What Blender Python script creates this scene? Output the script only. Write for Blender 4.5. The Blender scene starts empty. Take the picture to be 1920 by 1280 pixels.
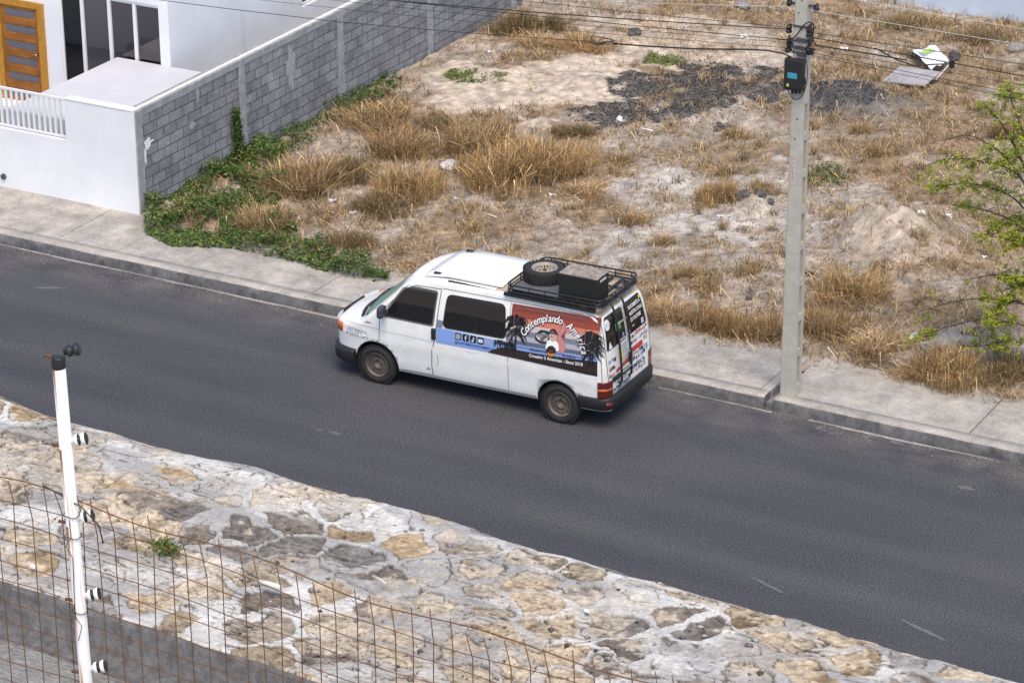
import bpy, bmesh, math, random
import numpy as np
from mathutils import Vector, Matrix

SC = bpy.context.scene
COL = SC.collection
RNG = np.random.default_rng(7)
random.seed(7)
R = math.radians

# ------------------------------------------------------------------ camera
CF, CP, CR, CY = 5644.3, 0.4093, -0.0067, -0.508
CC = np.array([23.513, -37.7104, 19.9882])
_fw = np.array([math.sin(CY)*math.cos(CP), math.cos(CY)*math.cos(CP), -math.sin(CP)])
_r = np.array([math.cos(CY), -math.sin(CY), 0.0]); _u = np.cross(_r, _fw)
_r, _u = _r*math.cos(CR)+_u*math.sin(CR), -_r*math.sin(CR)+_u*math.cos(CR)
cd = bpy.data.cameras.new('camera'); cam = bpy.data.objects.new('camera', cd); COL.objects.link(cam)
cam.matrix_world = Matrix(((_r[0], _u[0], -_fw[0], CC[0]), (_r[1], _u[1], -_fw[1], CC[1]), (_r[2], _u[2], -_fw[2], CC[2]), (0, 0, 0, 1)))
cd.sensor_width = 36; cd.lens = CF*36/1920; cd.clip_end = 2000; cd.clip_start = 0.5
SC.camera = cam

# ------------------------------------------------------------------ light
SUN_EL, SUN_AZ = 60, 143      # azimuth: degrees clockwise from +Y
w = bpy.data.worlds.new('World'); SC.world = w; w.use_nodes = True
nt = w.node_tree; bg = nt.nodes['Background']
sky = nt.nodes.new('ShaderNodeTexSky'); sky.sky_type = 'NISHITA'; sky.sun_disc = False
sky.sun_elevation = R(SUN_EL); sky.sun_rotation = R(SUN_AZ); sky.dust_density = 1.5; sky.ozone_density = 1.0
nt.links.new(sky.outputs[0], bg.inputs[0]); bg.inputs[1].default_value = 0.14
sd = bpy.data.lights.new('sun', 'SUN'); sd.energy = 2.0; sd.angle = R(36); sd.color = (1, .87, .70)
so = bpy.data.objects.new('sun', sd); COL.objects.link(so)
az = R(SUN_AZ); el = R(SUN_EL)
sdir = Vector((math.sin(az)*math.cos(el), math.cos(az)*math.cos(el), math.sin(el)))
so.rotation_euler = (-sdir).to_track_quat('-Z', 'Y').to_euler(); so.location = (0, 0, 40)
SC.view_settings.view_transform = 'Standard'; SC.view_settings.look = 'None'
SC.view_settings.gamma = 1; SC.view_settings.exposure = 0.68

# ------------------------------------------------------------------ pixel <-> world (photo pixels 1920 x 1280)
def ray(x, y):
    d = _fw*CF + _r*(x-960) + _u*(640-y); return d/np.linalg.norm(d)
def G(x, y, z=0.0): d = ray(x, y); return CC + d*(z-CC[2])/d[2]
def YP(x, y, yy): d = ray(x, y); return CC + d*(yy-CC[1])/d[1]
def XP(x, y, xx): d = ray(x, y); return CC + d*(xx-CC[0])/d[0]

# ------------------------------------------------------------------ helpers
def tag(o, label=None, category=None, group=None, kind=None):
    if label: o['label'] = label
    if category: o["category"] = category
    if group: o['group'] = group
    if kind: o['kind'] = kind
    return o
def empty(name, loc, rz=0, **k):
    o = bpy.data.objects.new(name, None); COL.objects.link(o); o.location = loc; o.rotation_euler = (0, 0, rz)
    o.empty_display_size = .2
    return tag(o, **k)
def link(name, me, parent=None, loc=None, **k):
    o = bpy.data.objects.new(name, me); COL.objects.link(o)
    if parent is not None: o.parent = parent
    if loc is not None: o.location = loc
    return tag(o, **k)
def copy_tree(o, parent=None):
    c = o.copy(); COL.objects.link(c); c.parent = parent
    for ch in list(o.children): copy_tree(ch, c)
    return c

def npmesh(name, V, F, mat, col=None, smooth=False):
    """V (n,3), F list of arrays (m,k)"""
    me = bpy.data.meshes.new(name)
    Fs = F if isinstance(F, list) else [F]
    Fs = [np.asarray(f, np.int32) for f in Fs if len(f)]
    nl = sum(f.size for f in Fs); nf = sum(len(f) for f in Fs)
    me.vertices.add(len(V)); me.vertices.foreach_set('co', np.asarray(V, np.float32).ravel())
    me.loops.add(nl); me.loops.foreach_set('vertex_index', np.concatenate([f.ravel() for f in Fs]))
    starts = []; s = 0
    for f in Fs:
        k = f.shape[1]; starts.append(s+np.arange(len(f))*k); s += f.size
    me.polygons.add(nf); me.polygons.foreach_set('loop_start', np.concatenate(starts).astype(np.int32))
    me.update(calc_edges=True)
    if smooth: me.polygons.foreach_set('use_smooth', np.ones(nf, bool))
    if col is not None:
        a = me.color_attributes.new('Col', 'FLOAT_COLOR', 'POINT')
        c = np.ones((len(V), 4), np.float32); c[:, :3] = col; a.data.foreach_set('color', c.ravel())
    me.materials.append(mat); me.update()
    return me

class MB:
    def __init__(s): s.bm = bmesh.new()
    def box(s, c, d, rz=0, bev=0, rx=0, ry=0):
        m = Matrix.Translation(c) @ Matrix.Rotation(rz, 4, 'Z') @ Matrix.Rotation(ry, 4, 'Y') @ Matrix.Rotation(rx, 4, 'X') @ Matrix.Diagonal((d[0], d[1], d[2], 1))
        r = bmesh.ops.create_cube(s.bm, size=1, matrix=m)
        if bev:
            es = {e for v in r['verts'] for e in v.link_edges}
            bmesh.ops.bevel(s.bm, geom=list(es), offset=bev, segments=2, affect='EDGES', profile=.6)
        return s
    def box2(s, a, b, bev=0):
        a = np.array(a, float); b = np.array(b, float)
        return s.box(tuple((a+b)/2), tuple(np.abs(b-a)), bev=bev)
    def tube(s, pts, r, n=8, closed=False, caps=True):
        pts = [Vector(p) for p in pts]; N = len(pts)
        rs = r if isinstance(r, (list, tuple)) else [r]*N
        rings = []; up = None
        for i, p in enumerate(pts):
            if closed: t = pts[(i+1) % N]-pts[i-1]
            else: t = pts[min(i+1, N-1)]-pts[max(i-1, 0)]
            if t.length < 1e-9: t = Vector((0, 0, 1))
            t.normalize()
            if up is None:
                up = Vector((0, 0, 1)) if abs(t.z) < .9 else Vector((1, 0, 0))
            a = t.cross(up)
            if a.length < 1e-4: a = t.orthogonal()
            a.normalize(); b = a.cross(t).normalized(); up = b
            rings.append([s.bm.verts.new(p+(a*math.cos(k*2*math.pi/n)+b*math.sin(k*2*math.pi/n))*rs[i]) for k in range(n)])
        M = N if closed else N-1
        for i in range(M):
            A = rings[i]; B = rings[(i+1) % N]
            for k in range(n):
                f = s.bm.faces.new((A[k], A[(k+1) % n], B[(k+1) % n], B[k])); f.smooth = True
        if caps and not closed:
            s.bm.faces.new(rings[0]); s.bm.faces.new(rings[-1][::-1])
        return s
    def lathe(s, prof, axis='Y', c=(0, 0, 0), n=32, mi=0, smooth=True, closed=False):
        """prof: (r, h) along axis"""
        rings = []
        for (r, h) in prof:
            ring = []
            for k in range(n):
                t = 2*math.pi*k/n; a, b = r*math.cos(t), r*math.sin(t)
                p = (a, h, b) if axis == 'Y' else ((a, b, h) if axis == 'Z' else (h, a, b))
                ring.append(s.bm.verts.new((p[0]+c[0], p[1]+c[1], p[2]+c[2])))
            rings.append(ring)
        L = len(rings)
        for i in range(L if closed else L-1):
            A = rings[i]; B = rings[(i+1) % L]
            for k in range(n):
                f = s.bm.faces.new((A[k], A[(k+1) % n], B[(k+1) % n], B[k])); f.smooth = smooth; f.material_index = mi
        if not closed:
            for ring in (rings[0], rings[-1]):
                try:
                    f = s.bm.faces.new(ring); f.material_index = mi
                except ValueError: pass
        return s
    def prism(s, pts, z0, z1):
        a = [s.bm.verts.new((p[0], p[1], z0)) for p in pts]; b = [s.bm.verts.new((p[0], p[1], z1)) for p in pts]
        n = len(pts)
        for i in range(n): s.bm.faces.new((a[i], a[(i+1) % n], b[(i+1) % n], b[i]))
        s.bm.faces.new(b); s.bm.faces.new(a[::-1]); return s
    def poly(s, pts):
        s.bm.faces.new([s.bm.verts.new(p) for p in pts]); return s
    def mesh(s, name, mats):
        bmesh.ops.recalc_face_normals(s.bm, faces=s.bm.faces[:])
        me = bpy.data.meshes.new(name); s.bm.to_mesh(me); s.bm.free()
        for m in (mats if isinstance(mats, (list, tuple)) else [mats]): me.materials.append(m)
        return me
    def build(s, name, mats, parent=None, loc=None, **k):
        return link(name, s.mesh(name, mats), parent, loc, **k)

# value noise ----------------------------------------------------
def _h(ix, iy, seed):
    h = (ix.astype(np.int64)*374761393 + iy.astype(np.int64)*668265263 + seed*1274126177) & 0xffffffff
    h = ((h ^ (h >> 13))*1274126177) & 0xffffffff
    h = h ^ (h >> 16)
    return (h & 0xffff)/65535.0
def vn(x, y, seed=0):
    x = np.asarray(x, float); y = np.asarray(y, float)
    ix = np.floor(x); iy = np.floor(y); fx = x-ix; fy = y-iy
    fx = fx*fx*(3-2*fx); fy = fy*fy*(3-2*fy)
    a = _h(ix, iy, seed); b = _h(ix+1, iy, seed); c = _h(ix, iy+1, seed); d = _h(ix+1, iy+1, seed)
    return (a*(1-fx)+b*fx)*(1-fy)+(c*(1-fx)+d*fx)*fy
def fbm(x, y, seed=0, o=4, g=.5):
    s = 0; a = 1; t = 0
    for i in range(o):
        s = s+a*vn(x*2**i+17*i, y*2**i-9*i, seed+i*13); t += a; a *= g
    return s/t
def sst(a, b, x):
    t = np.clip((x-a)/(b-a), 0, 1); return t*t*(3-2*t)
def inpoly(px, py, poly):
    c = np.zeros(np.shape(px), bool); n = len(poly)
    for i in range(n):
        x1, y1 = poly[i]; x2, y2 = poly[(i+1) % n]
        k = ((y1 > py) != (y2 > py)) & (px < (x2-x1)*(py-y1)/((y2-y1) if y2 != y1 else 1e-9)+x1)
        c ^= k
    return c
def gpoly(pix, z=.1): return [tuple(G(x, y, z)[:2]) for x, y in pix]

# materials ------------------------------------------------------
def mat(name, col, rough=.6, metal=0, var=0, vscale=8, bump=0, bscale=40, spec=.5, coat=0, dark=None, coords='Object'):
    m = bpy.data.materials.new(name); m.use_nodes = True; n = m.node_tree; L = n.links
    b = n.nodes['Principled BSDF']; b.inputs['Base Color'].default_value = (*col, 1)
    b.inputs['Roughness'].default_value = rough; b.inputs['Metallic'].default_value = metal
    b.inputs['Specular IOR Level'].default_value = spec; b.inputs['Coat Weight'].default_value = coat
    tc = n.nodes.new('ShaderNodeTexCoord')
    if var:
        t = n.nodes.new('ShaderNodeTexNoise'); t.inputs['Scale'].default_value = vscale; t.inputs['Detail'].default_value = 6; t.inputs['Roughness'].default_value = .65
        L.new(tc.outputs[coords], t.inputs['Vector'])
        rp = n.nodes.new('ShaderNodeValToRGB'); rp.color_ramp.elements[0].position = .3; rp.color_ramp.elements[1].position = .7
        d = dark or tuple(c*(1-var) for c in col)
        rp.color_ramp.elements[0].color = (*d, 1); rp.color_ramp.elements[1].color = (*[min(1, c*(1+var*.4)) for c in col], 1)
        L.new(t.outputs['Fac'], rp.inputs[0]); L.new(rp.outputs[0], b.inputs['Base Color'])
    if bump:
        t2 = n.nodes.new('ShaderNodeTexNoise'); t2.inputs['Scale'].default_value = bscale; t2.inputs['Detail'].default_value = 5
        L.new(tc.outputs[coords], t2.inputs['Vector'])
        bp = n.nodes.new('ShaderNodeBump'); bp.inputs['Strength'].default_value = bump; bp.inputs['Distance'].default_value = .01
        L.new(t2.outputs['Fac'], bp.inputs['Height']); L.new(bp.outputs[0], b.inputs['Normal'])
    return m
def vcmat(name, rough=.9, var=.25, vscale=60, bump=.4, bscale=80, trans=0, spec=.2):
    m = bpy.data.materials.new(name); m.use_nodes = True; n = m.node_tree; L = n.links
    b = n.nodes['Principled BSDF']; b.inputs['Roughness'].default_value = rough; b.inputs['Specular IOR Level'].default_value = spec
    at = n.nodes.new('ShaderNodeVertexColor'); at.layer_name = 'Col'
    out = at.outputs[0]
    tc = n.nodes.new('ShaderNodeTexCoord')
    if var:
        t = n.nodes.new('ShaderNodeTexNoise'); t.inputs['Scale'].default_value = vscale; t.inputs['Detail'].default_value = 5; t.inputs['Roughness'].default_value = .7
        L.new(tc.outputs['Object'], t.inputs['Vector'])
        mr = n.nodes.new('ShaderNodeMapRange'); mr.inputs[1].default_value = .3; mr.inputs[2].default_value = .7; mr.inputs[3].default_value = 1-var; mr.inputs[4].default_value = 1+var
        L.new(t.outputs['Fac'], mr.inputs[0])
        mx = n.nodes.new('ShaderNodeMix'); mx.data_type = 'RGBA'; mx.blend_type = 'MULTIPLY'; mx.inputs[0].default_value = 1
        L.new(out, mx.inputs[6]); L.new(mr.outputs[0], mx.inputs[7]); out = mx.outputs[2]
    L.new(out, b.inputs['Base Color'])
    if bump:
        t2 = n.nodes.new('ShaderNodeTexNoise'); t2.inputs['Scale'].default_value = bscale; t2.inputs['Detail'].default_value = 6
        L.new(tc.outputs['Object'], t2.inputs['Vector'])
        bp = n.nodes.new('ShaderNodeBump'); bp.inputs['Strength'].default_value = bump; bp.inputs['Distance'].default_value = .02
        L.new(t2.outputs['Fac'], bp.inputs['Height']); L.new(bp.outputs[0], b.inputs['Normal'])
    if trans:
        tr = n.nodes.new('ShaderNodeBsdfTranslucent'); L.new(out, tr.inputs[0])
        ms = n.nodes.new('ShaderNodeMixShader'); ms.inputs[0].default_value = trans
        L.new(b.outputs[0], ms.inputs[1]); L.new(tr.outputs[0], ms.inputs[2]); L.new(ms.outputs[0], n.nodes['Material Output'].inputs[0])
    return m
M_white = mat('white_plaster', (.79, .80, .83), .75, var=.09, vscale=1.1, bump=.15, bscale=90)
M_conc = mat('concrete', (.40, .39, .38), .9, var=.3, vscale=5, bump=.3, bscale=60)
M_concd = mat('dark_concrete', (.20, .20, .21), .9, var=.4, vscale=7, bump=.4, bscale=60)
M_black = mat('black_plastic', (.018, .018, .02), .5)
M_rubber = mat('rubber', (.022, .021, .021), .8, var=.4, vscale=20)
M_metalw = mat('white_metal', (.75, .75, .75), .4)
M_grass = vcmat('dry_grass', var=.0, bump=0, trans=.25)
M_leaf = vcmat('leaf', rough=.5, var=0, bump=0, trans=.3, spec=.4)
M_ground = vcmat('dry_soil', var=.35, vscale=35, bump=.7, bscale=45)
M_stone = vcmat('stone_and_mortar', var=.25, vscale=70, bump=.35, bscale=120)
M_cable = mat('cable', (.012, .012, .014), .6)
M_cablew = mat('pale_cable', (.5, .5, .5), .6)
M_rust = mat('rusty_wire', (.17, .075, .025), .8, var=.5, vscale=40)
M_wood = mat('bark', (.07, .05, .035), .9, var=.3, vscale=30)
M_paper = mat('litter_white', (.75, .75, .78), .6)

# ================================================================== SETTING
def asphalt():
    m = bpy.data.materials.new('asphalt'); m.use_nodes = True; n = m.node_tree; L = n.links; b = n.nodes['Principled BSDF']
    tc = n.nodes.new('ShaderNodeTexCoord')
    def noise(scale, sx=1, sy=1, det=5, rot=0):
        mp = n.nodes.new('ShaderNodeMapping'); mp.inputs['Scale'].default_value = (sx, sy, 1); mp.inputs['Rotation'].default_value = (0, 0, rot); L.new(tc.outputs['Object'], mp.inputs[0])
        t = n.nodes.new('ShaderNodeTexNoise'); t.inputs['Scale'].default_value = scale; t.inputs['Detail'].default_value = det; t.inputs['Roughness'].default_value = .6
        L.new(mp.outputs[0], t.inputs['Vector']); return t.outputs['Fac']
    def mix(a, bb, f, bt='MIX'):
        x = n.nodes.new('ShaderNodeMix'); x.data_type = 'RGBA'; x.blend_type = bt
        for v, i in ((a, 6), (bb, 7), (f, 0)):
            if isinstance(v, (tuple, float)): x.inputs[i].default_value = (*v, 1) if isinstance(v, tuple) else v
            else: L.new(v, x.inputs[i])
        return x.outputs[2]
    def rng(v, a, c, lo, hi):
        r = n.nodes.new('ShaderNodeMapRange'); r.inputs[1].default_value = a; r.inputs[2].default_value = c; r.inputs[3].default_value = lo; r.inputs[4].default_value = hi
        L.new(v, r.inputs[0]); return r.outputs[0]
    c = mix((.052, .0525, .060), (.069, .069, .076), rng(noise(1, .12, .9), .35, .65, 0., 1.))
    c = mix(c, (.095, .090, .088), rng(noise(.5, .5, .9, 6), .5, .75, 0., .5))
    c = mix(c, (.17, .165, .16), rng(noise(6, 1, 1, 9), .64, .74, 0., .30))
    c = mix(c, (.02, .02, .024), rng(noise(5, 1, 1, 3), .70, .76, 0., .6))
    sp = n.nodes.new('ShaderNodeSeparateXYZ'); L.new(tc.outputs['Object'], sp.inputs[0])
    du = n.nodes.new('ShaderNodeMath'); du.operation = 'MULTIPLY'; L.new(rng(sp.outputs[1], .7, 2.1, 0., 1.), du.inputs[0]); L.new(rng(noise(2.5, .6, 1, 7), .35, .7, .0, .8), du.inputs[1])
    c = mix(c, (.17, .155, .14), du.outputs[0])
    for yc_ in (.15, -1.55, -2.9):
        wv_ = n.nodes.new('ShaderNodeMath'); wv_.operation = 'MULTIPLY_ADD'; wv_.inputs[1].default_value = .5; L.new(noise(.35, .5, 0.01, 2), wv_.inputs[0]); L.new(sp.outputs[1], wv_.inputs[2])
        tri = n.nodes.new('ShaderNodeMath'); tri.operation = 'ABSOLUTE'; sb_ = n.nodes.new('ShaderNodeMath'); sb_.operation = 'SUBTRACT'; sb_.inputs[1].default_value = yc_+.25; L.new(wv_.outputs[0], sb_.inputs[0]); L.new(sb_.outputs[0], tri.inputs[0])
        c = mix(c, (.105, .10, .10), rng(tri.outputs[0], .05, .45, .24, 0.))
    g = noise(38, 1, 1, 5)
    c = mix(c, (1., 1., 1.), 0.0)
    x = n.nodes.new('ShaderNodeMix'); x.data_type = 'RGBA'; x.blend_type = 'MULTIPLY'; x.inputs[0].default_value = 1
    L.new(c, x.inputs[6]); L.new(rng(g, .3, .7, .15, 1.85), x.inputs[7])
    L.new(x.outputs[2], b.inputs['Base Color']); b.inputs['Roughness'].default_value = .85; b.inputs['Specular IOR Level'].default_value = .3
    bp = n.nodes.new('ShaderNodeBump'); bp.inputs['Strength'].default_value = .6; bp.inputs['Distance'].default_value = .008
    L.new(g, bp.inputs['Height']); L.new(bp.outputs[0], b.inputs['Normal']); return m
M_asph = asphalt()
MB().box2((-400, -400, -1.6), (400, 400, -.4)).build('ground', mat('far_ground', (.35, .28, .2), .95, var=.3, vscale=.3), kind='structure')
MB().box2((-80, -14, -.4), (80, 2.16, 0)).build('road', M_asph, kind='structure')

def walkmat():
    m = mat('pavement_concrete', (.45, .41, .36), .92, var=.36, vscale=2.4, bump=.5, bscale=70, dark=(.25, .23, .21))
    n = m.node_tree; L = n.links; b = n.nodes['Principled BSDF']; src = b.inputs['Base Color'].links[0].from_socket
    t = n.nodes.new('ShaderNodeTexNoise'); t.inputs['Scale'].default_value = 45; t.inputs['Detail'].default_value = 6; tc = n.nodes.new('ShaderNodeTexCoord'); L.new(tc.outputs['Object'], t.inputs['Vector'])
    r = n.nodes.new('ShaderNodeMapRange'); r.inputs[1].default_value = .3; r.inputs[2].default_value = .7; r.inputs[3].default_value = .7; r.inputs[4].default_value = 1.25; L.new(t.outputs['Fac'], r.inputs[0])
    x = n.nodes.new('ShaderNodeMix'); x.data_type = 'RGBA'; x.blend_type = 'MULTIPLY'; x.inputs[0].default_value = 1; L.new(src, x.inputs[6]); L.new(r.outputs[0], x.inputs[7]); L.new(x.outputs[2], b.inputs['Base Color']); return m
M_walk = walkmat()
M_kerb = mat('kerb_concrete', (.17, .165, .165), .92, var=.5, vscale=5, bump=.7, bscale=40, dark=(.06, .06, .065))  # dark face colour holds grime and the painted-in shade of the kerb face
PZ = .20
gapx = G(1437, 752, .1)[0]
def slab_row(x0, x1, mb, y0, y1):
    x = x0
    while x < x1-.05:
        L = 2.4+random.random()*.8; e = min(x+L, x1)
        mb.box2((x+.008, y0, -.2), (e-.008, y1, PZ-.003-random.random()*.008), bev=.012); x = e
mb = MB(); slab_row(-60, gapx-.02, mb, 2.37, 4.25); slab_row(gapx+.14, 60, mb, 2.37, 4.25)
mb.build('pavement', M_walk, kind='structure')
def kerb(x0, x1):
    mb = MB(); prof = [(2.10, -.2), (2.10, .02), (2.115, PZ-.055), (2.125, PZ-.03), (2.16, PZ), (2.36, PZ+.002), (2.36, -.2)]
    n = max(2, int((x1-x0)/.12)); rings = []
    for i in range(n+1):
        x = x0+(x1-x0)*i/n
        rings.append([mb.bm.verts.new((x, y+(fbm(np.array(x*2.), np.array(z*3+1), 3)-.5)*.03*(1 if 0 < k < 5 else 0), z+(fbm(np.array(x*3.), np.array(k*1.), 5)-.5)*.02*(1 if k in (2, 3, 4) else 0))) for k, (y, z) in enumerate(prof)])
    for a, b in zip(rings, rings[1:]):
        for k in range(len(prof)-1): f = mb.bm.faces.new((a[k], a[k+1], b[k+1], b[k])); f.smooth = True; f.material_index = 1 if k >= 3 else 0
    mb.bm.faces.new(rings[0]); mb.bm.faces.new(rings[-1]); return mb
mb = kerb(-60, gapx-.02); mb.build('kerb', [M_kerb, M_walk], kind='structure')
mb = kerb(gapx+.14, 60); mb.build('kerb', [M_kerb, M_walk], kind='structure')
MB().box2((gapx-.02, 2.2, -.3), (gapx+.14, 4.2, .07)).build('pavement_joint', M_concd, kind='structure')
# pale mortar spill lying along the foot of the kerb
mb = MB(); xs = np.arange(-12, 14, .08)
for a in xs:
    wd = .02+.05*max(0, float(fbm(np.array(a*1.3), np.array(2.), 9))-.35)*2.5
    if float(vn(np.array(a*.8), np.array(0.), 4)) > .28: mb.box2((a, 2.05-wd, .0), (a+.085, 2.045, .006))
mb.build('gutter_mortar', mat('mortar_spill', (.38, .37, .35), .95, var=.4, vscale=9), kind='structure')
# paint and mortar scuffs on the asphalt
def blot(name, px, py, rx, ry, rot, m, ring=False, z=.004):
    c = G(px, py, 0); mb = MB(); n = 26; o = []; i_ = []
    for k in range(n):
        t = 2*math.pi*k/n; q = .65+.6*random.random()
        u, v = rx*q*math.cos(t), ry*q*math.sin(t)
        o.append(mb.bm.verts.new((c[0]+u*math.cos(rot)-v*math.sin(rot), c[1]+u*math.sin(rot)+v*math.cos(rot), z)))
        if ring:
            g = .72+.12*random.random(); i_.append(mb.bm.verts.new((c[0]+g*(u*math.cos(rot)-v*math.sin(rot)), c[1]+g*(u*math.sin(rot)+v*math.cos(rot)), z)))
    if ring:
        for k in range(n):
            if random.random() < .75: mb.bm.faces.new((o[k], o[(k+1) % n], i_[(k+1) % n], i_[k]))
    else: mb.bm.faces.new(o)
    mb.build(name, m, kind='structure')
M_scuff = mat('road_scuff', (.15, .15, .15), .95, var=.75, vscale=25, dark=(.065, .065, .068))
for a in ((1562, 806, .22, .2, 0, M_scuff, True), (1625, 818, .1, .07, .1, M_scuff), (1680, 830, .12, .04, -.1, M_scuff), (1440, 1097, .35, .03, -.35, M_scuff), (1730, 1180, .42, .04, -.35, M_scuff),
          (1812, 915, .12, .06, 0, M_scuff), (628, 812, .1, .04, 0, M_scuff), (600, 806, .05, .03, 0, M_scuff), (90, 540, .3, .05, .5, M_scuff)):
    blot('road_scuff', *a)

# ------------------------------------------------------------------ vacant lot
PILES = [(1690, 470, .95, .56), (1625, 445, .7, .36), (1755, 440, .6, .2), (1590, 195, 1.1, .34), (1000, 165, 3.0, .22), (1330, 190, 1.6, .16), (1415, 392, .35, .22), (960, 320, 1.0, .12), (1850, 620, 1.2, .25), (1260, 325, .5, .15)]
PG = [(*G(a, b, .2)[:2], r, h) for a, b, r, h in PILES]
def hgt(x, y):
    x = np.asarray(x, float); y = np.asarray(y, float)
    z = .17+.12*(fbm(x*.5, y*.5, 11, 3)-.5)+.10*(fbm(x*1.8, y*1.8, 21, 4)-.5)+.045*(fbm(x*7, y*7, 31, 3)-.5)
    for cx, cy, r, h in PG:
        d = np.hypot(x-cx, y-cy)/r; d = d*(1+.5*(fbm(x*2.2, y*2.2, 41, 3)-.5)); z = z+h*np.exp(-d*d*1.4)*(.75+.5*fbm(x*5, y*5, 51, 3))
    e = sst(3.55, 4.15, y+(fbm(x*1.7, x*.3+5, 61, 3)-.5)*.7)
    return z*e+(1-e)*.10+.075*e
CHAR = gpoly([(1165, 150), (1290, 135), (1475, 142), (1500, 170), (1640, 178), (1655, 215), (1560, 222), (1490, 200), (1390, 205), (1340, 240), (1250, 245), (1085, 245), (1070, 232), (1190, 212), (1150, 180)], .2)
SAND = gpoly([(820, 175), (950, 125), (1120, 105), (1260, 130), (1300, 140), (1170, 160), (1150, 205), (1060, 235), (900, 222), (830, 205)], .2)
SAND2 = gpoly([(1060, 60), (1250, 20), (1440, 45), (1470, 130), (1330, 130), (1180, 110)], .2)
SAND3 = gpoly([(1590, 425), (1690, 408), (1775, 450), (1765, 500), (1690, 510), (1600, 475)], .3)
ASH = gpoly([(1250, 330), (1460, 290), (1700, 420), (1640, 500), (1450, 520), (1250, 530), (1050, 420), (1100, 370)], .2)
def soft(x, y, poly, amp=.5, sc=1.3, seed=5):
    dx = (fbm(x*sc, y*sc, seed, 4)-.5)*2*amp*2; dy = (fbm(x*sc+40, y*sc, seed+1, 4)-.5)*2*amp*2
    return inpoly(x+dx, y+dy, poly).astype(float)
def masks(x, y):
    ch = soft(x, y, CHAR, .45, 1.6, 5)*sst(.22, .46, fbm(x*3.2, y*3.2, 71, 5))
    sa = np.clip(.5*soft(x, y, SAND3, .4, 1.2, 29)+soft(x, y, SAND, .8, .9, 9)+.7*soft(x, y, SAND2, .8, .9, 15), 0, 1)
    ash = soft(x, y, ASH, .8, .8, 19)*sst(.38, .58, fbm(x*1.1, y*1.1, 81, 4))
    st = sst(.40, .60, fbm(x*.9, y*.9, 91, 5))
    return ch, sa, ash, st
x = np.arange(-7.45, 17, .055); y = np.arange(3.5, 28, .06)
gx, gy = np.meshgrid(x, y); gz = hgt(gx, gy)
ch, sa, ash, st = masks(gx, gy)
fine = fbm(gx*6, gy*6, 101, 4)[..., None]; med = fbm(gx*1.7, gy*1.7, 111, 4)[..., None]
c = np.array([.36, .305, .255])*(1-st[..., None])+np.array([.27, .20, .135])*st[..., None]
c = c+(np.array([.42, .39, .355])-c)*(ash*.85)[..., None]
c = c+(np.array([.50, .42, .335])-c)*(sa*.9)[..., None]
fin2 = fbm(gx*17, gy*17, 103, 3)[..., None]
c = c*(.40+1.2*fine)*(.75+.5*med)*(.55+.9*fin2)
c = c+(np.array([.060, .059, .060])*(.4+1.2*fine)-c)*(ch*.85)[..., None]
dm = np.exp(-((gx-PG[3][0])**2+(gy-PG[3][1])**2)/1.4)[..., None]; c = c+(np.array([.085, .085, .09])-c)*np.clip(dm*1.2, 0, .9)
ny, nx = gx.shape; idx = np.arange(nx*ny).reshape(ny, nx)
F = np.stack([idx[:-1, :-1], idx[:-1, 1:], idx[1:, 1:], idx[1:, :-1]], -1).reshape(-1, 4)
link('lot_ground', npmesh('lot_ground', np.stack([gx, gy, gz], -1).reshape(-1, 3), F, M_ground, c.reshape(-1, 3), smooth=True), kind='structure')

# blades / straw --------------------------------------------------
def blades(P, H, W, az, lean, curl, col, root=None, seg=3):
    """P (n,3) roots; lean = horizontal reach as fraction of H; returns V,F,C"""
    n = len(P); V = []; C = []; FL = RNG.random(n) < .22
    d = np.stack([np.cos(az), np.sin(az), np.zeros(n)], -1); s = np.stack([-np.sin(az+RNG.normal(0, .8, n)), np.cos(az), np.zeros(n)], -1)
    for k in range(seg+1):
        t = k/seg; q = P+d*(H*lean*(t**(1+curl)))[:, None]; q[:, 2] += H*np.sqrt(np.clip(1-(lean*.75)**2, .06, 1))*t*(1-.25*curl*t)
        wdt = (W*np.where(FL, .45+1.1*max(0, t-.3), 1-.8*t))[:, None]*.5
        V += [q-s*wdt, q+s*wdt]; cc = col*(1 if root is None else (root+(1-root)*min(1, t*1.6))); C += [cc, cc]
    V = np.stack(V, 1).reshape(-1, 3); C = np.stack(C, 1).reshape(-1, 3); b = np.arange(n)*(2*(seg+1))
    F = np.concatenate([np.stack([b+2*k, b+2*k+1, b+2*k+3, b+2*k+2], -1) for k in range(seg)])
    return V, F, C
STRAW = np.array([[.49, .335, .15], [.38, .24, .105], [.55, .45, .30], [.25, .18, .10], [.19, .15, .105], [.41, .285, .135]])
def scol(n, p=None): return STRAW[RNG.choice(len(STRAW), n, p=p)]*RNG.uniform(.4, 1.65, (n, 1))
# scattered dead straw over the lot
n = 420000
sx = RNG.uniform(-7.3, 13, n); sy = RNG.uniform(3.3, 25, n)
ch, sa, ash, st = masks(sx, sy)
cl = sst(.36, .66, fbm(sx*1.6, sy*1.6, 131, 4)); cl2 = sst(.45, .6, fbm(sx*4, sy*4, 141, 3))
front = sst(5.2, 4.1, sy)
pr = (.09+.66*cl*(.35+.65*cl2)+.15*front)*(1-.93*sa)*(1-.72*ch)*(1-.62*ash)
pr = pr*np.where(sy < 3.85, .35*sst(3.3, 3.85, sy)**2, 1.0); k = RNG.random(n) < pr; sx = sx[k]; sy = sy[k]; n = len(sx)
P = np.stack([sx, sy, np.maximum(hgt(sx, sy)-.005, np.where(sy < 4.1, PZ, 0))], -1)
tall = RNG.random(n)
H = np.where(tall < .75, RNG.uniform(.05, .16, n), RNG.uniform(.12, .30, n))
ln = np.where(tall < .75, RNG.uniform(.8, 1.3, n), RNG.uniform(.3, 1.0, n))
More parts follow.
